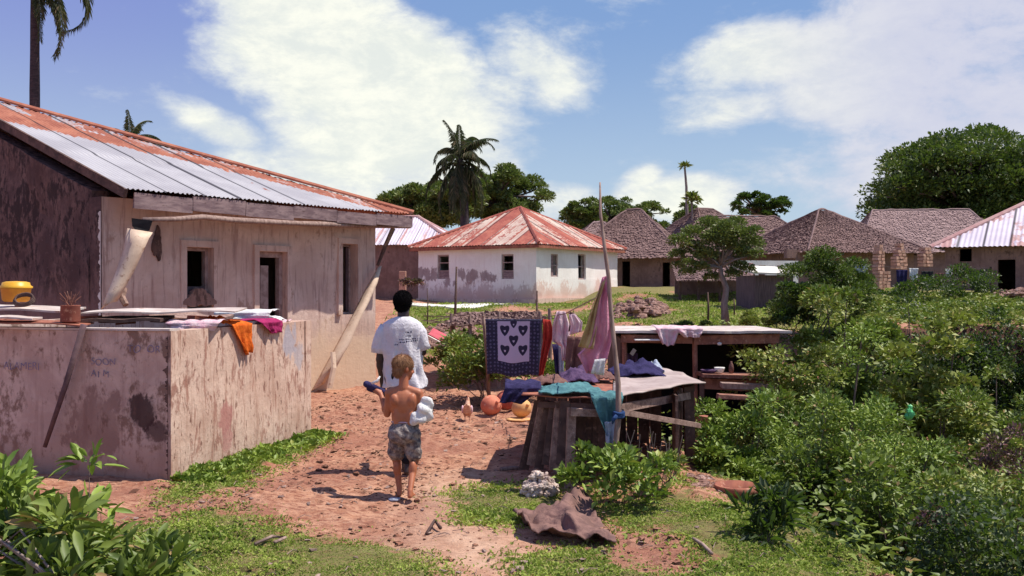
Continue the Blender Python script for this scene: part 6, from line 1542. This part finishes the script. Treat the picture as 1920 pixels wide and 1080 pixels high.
def foot(mb, ankle, yaw, s, heel_lift=0):
    a = Vector(ankle); f = Vector((math.sin(yaw), math.cos(yaw), 0)); 
    heel = a + Vector((0, 0, -.055 * s)) - f * .025 * s; ball = a + f * .12 * s + Vector((0, 0, -.068 * s - heel_lift)); 
    mb.cap(a, heel, .034 * s, .030 * s, 10); mb.cap(a + Vector((0, 0, -.02 * s)), ball + Vector((0, 0, .015 * s)), .032 * s, .022 * s, 10); mb.cap(heel, ball, .028 * s, .030 * s, 10)
    sd_ = Vector((f.y, -f.x, 0))
    for k in range(5):
        o = (k - 2) * .017 * s; p = ball + sd_ * o; mb.cap(p, p + f * (.045 - .004 * abs(k - 1)) * s + Vector((0, 0, -.006 * s)), .0125 * s, .0095 * s, 7)

# ---- the boy
bx0, by0 = X_(758, 8.12), 8.12; bz0 = float(tzs([bx0], [by0])[0]); s8 = 8.12 / FPX
boy = thing('person', 'bare backed blond child in patterned shorts walking away, a white cloth under the right arm', 'person', (bx0, by0, bz0))
def BP(px, z, dy=0): return Vector((X_(px, by0), by0 + dy, bz0 + z))
mb = MB()
hc_ = BP(757, 1.095, .035); T, Rm = head(mb, hc_, .93, R(-58), R(-8))
mb.cap(BP(757, .925, -.005), BP(757, 1.03, .01), .043, .040, 12)
# torso: back shape
Rt = Matrix.Identity(3)
mb.ell(BP(757, .80, 0), (.128, .080, .135), None, 20, 14); mb.ell(BP(757, .69, .0), (.106, .070, .12), None, 18, 12); mb.ell(BP(758, .60, .0), (.112, .078, .09), None, 18, 12)
for x in (-1, 1):
    mb.cap(BP(757 + x * 5, .925, 0), BP(757 + x * 27, .885, -.002), .032, .042, 12)     # trapezius to shoulder
    mb.ell(BP(757 + x * 15, .825, -.045), (.045, .040, .062), Matrix.Rotation(x * .25, 3, 'Y'), 12, 10)  # shoulder blades
    mb.ell(BP(757 + x * 11, .68, -.042), (.034, .036, .12), None, 12, 10)   # muscles beside the spine
    mb.ell(BP(757 + x * 12, .545, -.03), (.058, .065, .065), None, 12, 10)
# left arm, elbow bent, forearm raised
eL = BP(725, .705, .03); wL = BP(710, .86, .13)
mb.cap(BP(731, .885, 0), eL, .040, .031, 12); mb.cap(eL, wL, .031, .021, 12); mb.ell(eL.lerp(wL, .3), (.034, .034, .05), None, 10, 8)
hand(mb, wL, (-.45, .25, .35), (-.2, -.8, .6), .72, 1, .7)
# right arm: elbow out, forearm back to the waist holding a cloth
eR = BP(795, .735, .0); wR = BP(782, .64, .10)
mb.cap(BP(784, .885, 0), eR, .040, .031, 12); mb.cap(eR, wR, .031, .021, 12); hand(mb, wR, (-.5, .4, -.5), (.6, .2, .3), .72, -1, .9)
# legs
hipz = .52
for (xh, xk, dk, xa, da, za, hl) in ((745, 741, .09, 748, .03, .055, 0), (771, 776, .02, 773, -.12, .085, .0)):
    k_ = BP(xk, .315, dk); a_ = BP(xa, za + .01, da - (.05 if xk > 760 else -.0))
    mb.cap(BP(xh, hipz, 0), k_, .068, .043, 14); mb.ell(k_ + Vector((0, .01, 0)), (.042, .042, .05), None, 12, 8)
    cf = k_.lerp(a_, .3) + Vector((0, -.016, 0)); mb.cap(k_, a_, .038, .023, 12); mb.ell(cf, (.036, .038, .075), None, 12, 10)
    foot(mb, a_, .05 if xk > 760 else -.15, .72, hl)
body = remeshed('body', mb, M['skin_b'], boy, .0055, 7)
eyes(T, .93, boy)
mb = MB(); mb.ell(T(0, -.022, .035), (.079 * .93, .098 * .93, .086 * .93), Rm, 26, 18); mb.ell(T(0, -.055, -.025), (.064 * .93, .052 * .93, .065 * .93), Rm, 18, 12)
for x in (-1, 1): mb.ell(T(x * .050, .01, .035), (.028, .05, .045), Rm, 10, 8)
hr = remeshed('hair', mb, M['hair_b'], boy, .006, 3)
def strands(o, n, L, lift, wr, mat, parent, down=1.0, seed=1):
    rg = np.random.default_rng(seed); off = wloc(o); k = rg.integers(0, len(o.data.vertices), n)
    co = np.array([o.data.vertices[i].co for i in k]) + np.array(off); no = np.array([o.data.vertices[i].normal for i in k])
    dn = np.array([0, 0, -1.0]) * down; tg = dn - no * (no @ dn)[:, None] + rg.normal(size=(n, 3)) * .25
    A = leaf_arrays(co - no * .001, nrm(tg) + no * lift, L * rg.uniform(.6, 1.3, n), wr, 0, .1, rg)
    add_leaf_mesh('hair_tufts', A, mat, parent)
strands(hr, 11000, .024, .14, .06, M['hair_b'], boy)
mb = MB()          # shorts
mb.ell(BP(758, .60, 0), (.124, .092, .070), None, 20, 10); mb.ell(BP(758, .545, -.012), (.138, .118, .10), None, 20, 10)
mb.cap(BP(746, .53, 0), BP(742, .375, .055), .082, .074, 14); mb.cap(BP(771, .53, 0), BP(775, .375, .005), .082, .074, 14)
sh = remeshed('shorts', mb, M['shorts'], boy, .006, 4)
for v in sh.data.vertices:
    c_ = v.co; v.co = c_ + v.normal * (.005 * math.sin(c_.x * 70 + c_.z * 30) + .004 * math.sin(c_.z * 85 + c_.x * 40))
mb = MB(); mb.ell(BP(758, .645, -.0), (.113, .080, .013), None, 26, 6); mb.build('waistband', M['pinkw'], boy, smooth=True)
# cloth held under the arm
def soft(name, parts, mat, parent, label=None, cat=None, vox=.007, amp=.006, fr_=38):
    mb = MB()
    for c_, r_ in parts: mb.ell(c_, r_, None, 14, 10)
    o = remeshed(name, mb, mat, parent, vox, 3)
    for v in o.data.vertices: c_ = v.co; v.co = c_ + v.normal * amp * (math.sin(c_.x * fr_ + c_.z * fr_ * 1.5 + math.sin(c_.y * 50)) + .6 * math.sin(c_.z * fr_ * 1.9 - c_.x * fr_ * .8 + c_.y * 30))
    if label: tag(o, label, cat)
    return o
soft('white_towel', [(BP(800, .80, -.02), (.062, .05, .065)), (BP(793, .74, -.05), (.055, .05, .07)), (BP(787, .69, -.06), (.07, .05, .06)), (BP(803, .72, -.02), (.045, .05, .08)), (BP(779, .665, -.07), (.05, .04, .045))], M['wcloth'], None, 'white bunched towel held under the right arm of the child', 'towel')
# dark sandals in the left hand
mb = MB(); c = BP(697, .925, .17)
mb.cap(c + Vector((-.07, 0, .02)), c + Vector((.07, 0, -.045)), .030, .026, 10); mb.cap(c + Vector((-.05, .03, -.02)), c + Vector((.06, .03, -.06)), .026, .024, 10)
tag(mb.build('blue_bundle', M['navy'], smooth=True), 'small dark blue bundle held up in the left hand of the child', 'bundle')
mb = MB(); mb.tube([c + Vector((-.02, -.035, .03)), c + Vector((.03, -.045, .05)), c + Vector((.05, -.03, .09))], [.010, .014, .006], 7); tag(mb.build('white_strap', M['wcloth'], smooth=True), 'white strap sticking out of the blue bundle', 'strap')
# sandal sole beside the foot
mb = MB(); q = BP(742, .006, -.075); mb.lathe([(.05, -.006), (.052, .006), (.0, .008)], q, 16, cap=False); o = mb.build('sandal_sole', M['paleblue'], boy, smooth=True)

# ---- the man
d = 9.2; mx0 = X_(757, d); mz0 = float(tzs([mx0], [d])[0]); man = thing('person', 'taller dark haired person in a loose white printed t-shirt walking ahead of the child', 'person', (mx0, d, mz0))
def MP(px, z, dy=0): return Vector((X_(px, d), d + dy, mz0 + z))
mb = MB(); T2, Rm2 = head(mb, MP(756, 1.625, .03), 1.0, R(-12), R(4))
mb.cap(MP(756, 1.42, -.01), MP(756, 1.55, .01), .060, .056, 14)
mb.ell(MP(754, 1.24, 0), (.19, .115, .22), None, 20, 14); mb.ell(MP(754, 1.03, 0), (.155, .105, .2), None, 20, 14); mb.ell(MP(754, .90, -.01), (.165, .12, .13), None, 18, 12)
for x in (-1, 1): mb.cap(MP(754 + x * 8, 1.43, 0), MP(754 + x * 32, 1.37, 0), .045, .055, 12)
eL = MP(713, 1.10, -.01); wL = MP(716, .86, .05); mb.cap(MP(722, 1.36, 0), eL, .052, .042, 12); mb.cap(eL, wL, .044, .029, 12); mb.ell(eL.lerp(wL, .25), (.046, .046, .07), None, 10, 8); hand(mb, wL, (.03, .12, -.95), (-.9, 0, 0), 1.0, -1, .45)
eR = MP(791, 1.16, .05); wR = MP(784, 1.12, .30); mb.cap(MP(787, 1.36, 0), eR, .052, .042, 12); mb.cap(eR, wR, .044, .029, 12); hand(mb, wR, (-.3, .8, .1), (.2, .1, .9), 1.0, -1, .6)
for (xh, xk, dk, xa, da, za) in ((744, 750, .06, 757, .10, .085), (765, 765, .10, 766, -.14, .10)):
    k_ = MP(xk, .50, dk); a_ = MP(xa, za, da); mb.cap(MP(xh, .88, 0), k_, .095, .058, 14); mb.cap(k_, a_, .054, .034, 12); mb.ell(k_.lerp(a_, .3) + Vector((0, -.02, 0)), (.052, .056, .11), None, 12, 10); foot(mb, a_, 0, 1.0, 0)
remeshed('body', mb, M['skin_m'], man, .008, 6); eyes(T2, 1.0, man)
mb = MB(); mb.ell(T2(0, -.022, .035), (.088, .104, .094), Rm2, 26, 18); mb.ell(T2(0, -.055, -.015), (.070, .058, .065), Rm2, 18, 12)
hr = remeshed('hair', mb, M['hair_m'], man, .007, 2)
strands(hr, 6000, .012, 1.2, .35, M['hair_m'], man, .6, 2)
mb = MB()
for (xh, xk, dk, xa, da) in ((744, 750, .06, 757, .10), (765, 765, .10, 766, -.14)):
    mb.cap(MP(xh, .88, 0), MP(xk, .50, dk), .105, .075, 14); mb.cap(MP(xk, .50, dk), MP(xa, .17, da), .073, .060, 14)
mb.ell(MP(754, .92, -.01), (.172, .128, .13), None, 18, 12); remeshed('trousers', mb, M['navytr'], man, .009, 4)
# the shirt: an open bell with sleeves
mb = MB()
prof = [(1.50, .070, .068, 756), (1.49, .10, .088, 756), (1.47, .150, .105, 755), (1.435, .205, .120, 754), (1.39, .226, .128, 754), (1.32, .228, .130, 753), (1.2, .215, .135, 753), (1.08, .205, .138, 754), (.96, .212, .146, 757), (.88, .222, .155, 760), (.83, .228, .16, 761)]
N = 64; vs = []
def fold(a, z): return (.011 * math.sin(a * 9 + z * 5) + .008 * math.sin(a * 17 - z * 9) + .010 * math.sin(a * 5 + z * 22)) * min(1, (1.47 - z) * 3.2)
zz = []
for i in range(len(prof) - 1):
    for k in range(5): f = k / 5; zz.append([prof[i][j] * (1 - f) + prof[i + 1][j] * f for j in range(4)])
zz.append(list(prof[-1]))
for (z, rx, ry, cx) in zz:
    rx *= .89
    for k in range(N): a = 2 * math.pi * k / N; r_ = 1 + fold(a, z) / .2; p = MP(cx, z + (.012 * math.sin(a * 3 + 1) if z < .9 else 0), 0); vs.append(p + Vector((rx * math.cos(a) * r_, ry * math.sin(a) * r_, 0)))
fs = [(i * N + k, i * N + (k + 1) % N, (i + 1) * N + (k + 1) % N, (i + 1) * N + k) for i in range(len(zz) - 1) for k in range(N)]
mb.add(vs, fs); sh = mb.build('t_shirt', M['wtee'], man, smooth=True, solid=.004)
for (a_, b_, c_, nm) in ((MP(727, 1.40, 0), MP(714, 1.26, -.005), MP(711, 1.15, -.01), 0), (MP(780, 1.40, 0), MP(788, 1.28, .01), MP(791, 1.19, .03), 1)):
    mb = MB(); mb.tube([a_, a_.lerp(b_, .5), b_, b_.lerp(c_, .5), c_], [.068, .080, .074, .074, .078], 18, cap=False); o = mb.build('sleeve', M['wtee'], man, smooth=True, solid=.004)
    for v in o.data.vertices: q = v.co; v.co = q + v.normal * .006 * math.sin(q.z * 60 + q.x * 70)
# printed marks on the back of the shirt, laid on its surface
from mathutils.bvhtree import BVHTree
dg = bpy.context.evaluated_depsgraph_get(); dg.update(); bm = bmesh.new(); bm.from_mesh(sh.data); bv = BVHTree.FromBMesh(bm); off = wloc(sh)
mb = MB(); rg = np.random.default_rng(77)
def mark(px, py, w_, h_):
    p = P(px, py, d - .5); pts = []
    for sx_, sz_ in ((-1, -1), (1, -1), (1, 1), (-1, 1)):
        o_ = p + Vector((sx_ * w_ / 2, 0, sz_ * h_ / 2)) - off; hit = bv.ray_cast(o_, Vector((0, 1, 0)))
        if hit[0] is None: return
        pts.append(hit[0] + off + Vector((0, -.004, 0)))
    mb.add(pts, [(0, 1, 2, 3)])
for (row, x0, x1, sl) in ((641, 741, 775, -.05), (648, 730, 778, -.12), (634, 747, 762, 0), (627, 752, 766, -.05)):
    px = x0
    while px < x1:
        w_ = rg.uniform(1.2, 3.2); mark(px, row + (px - x0) * sl + rg.uniform(-.5, .5) + (3 if row == 648 and px < 736 else 0), w_ * s8, rg.uniform(1.2, 3.2) * s8); px += w_ + rg.uniform(.8, 2)
mb.build('shirt_print', M['navy'], man); bm.free()

# ------------------------------------------------------------------ the chicken
d = 12.6; cq = Vector((X_(876, d), d, float(tzs([X_(876, d)], [d])[0]))); ch = thing('chicken', 'brown and white hen standing upright on the red earth', 'chicken', cq)
mb = MB(); C = lambda x, y, z: cq + Vector((x, y, z))
mb.ell(C(0, 0, .155), (.065, .11, .075), Matrix.Rotation(-.45, 3, 'X'), 16, 12); mb.cap(C(0, .05, .18), C(.004, .095, .27), .045, .025, 12); mb.ell(C(.004, .105, .29), (.021, .030, .023), None, 12, 8)
mb.cap(C(.004, .13, .288), C(.004, .15, .283), .008, .003, 6); mb.cap(C(0, -.07, .16), C(0, -.16, .25), .05, .012, 10); mb.cap(C(.015, -.07, .16), C(.03, -.15, .23), .04, .01, 8); mb.cap(C(-.015, -.07, .16), C(-.03, -.15, .23), .04, .01, 8)
for x in (-1, 1):
    mb.cap(C(x * .03, 0, .11), C(x * .03, .01, .07), .028, .012, 8); mb.cap(C(x * .03, .01, .07), C(x * .03, 0, .008), .007, .006, 6)
    for a in (-.5, 0, .5): mb.cap(C(x * .03, 0, .006), C(x * .03 + math.sin(a) * .035, math.cos(a) * .035, .004), .005, .003, 5)
remeshed('body', mb, M['hen'], ch, .004, 3)
mb = MB()
for x in (-1, 1): mb.ell(C(x * .058, -.01, .165), (.018, .085, .05), Matrix.Rotation(-.45, 3, 'X'), 12, 10)
mb.build('wing', M['pinkw'], ch, smooth=True)
mb = MB()
for i in range(4): mb.ell(C(.004, .088 + i * .012, .315 + (i % 2) * .004), (.004, .008, .013), None, 6, 5)
mb.ell(C(.004, .128, .268), (.004, .006, .012), None, 6, 5); mb.build('comb', M['red'], ch, smooth=True)
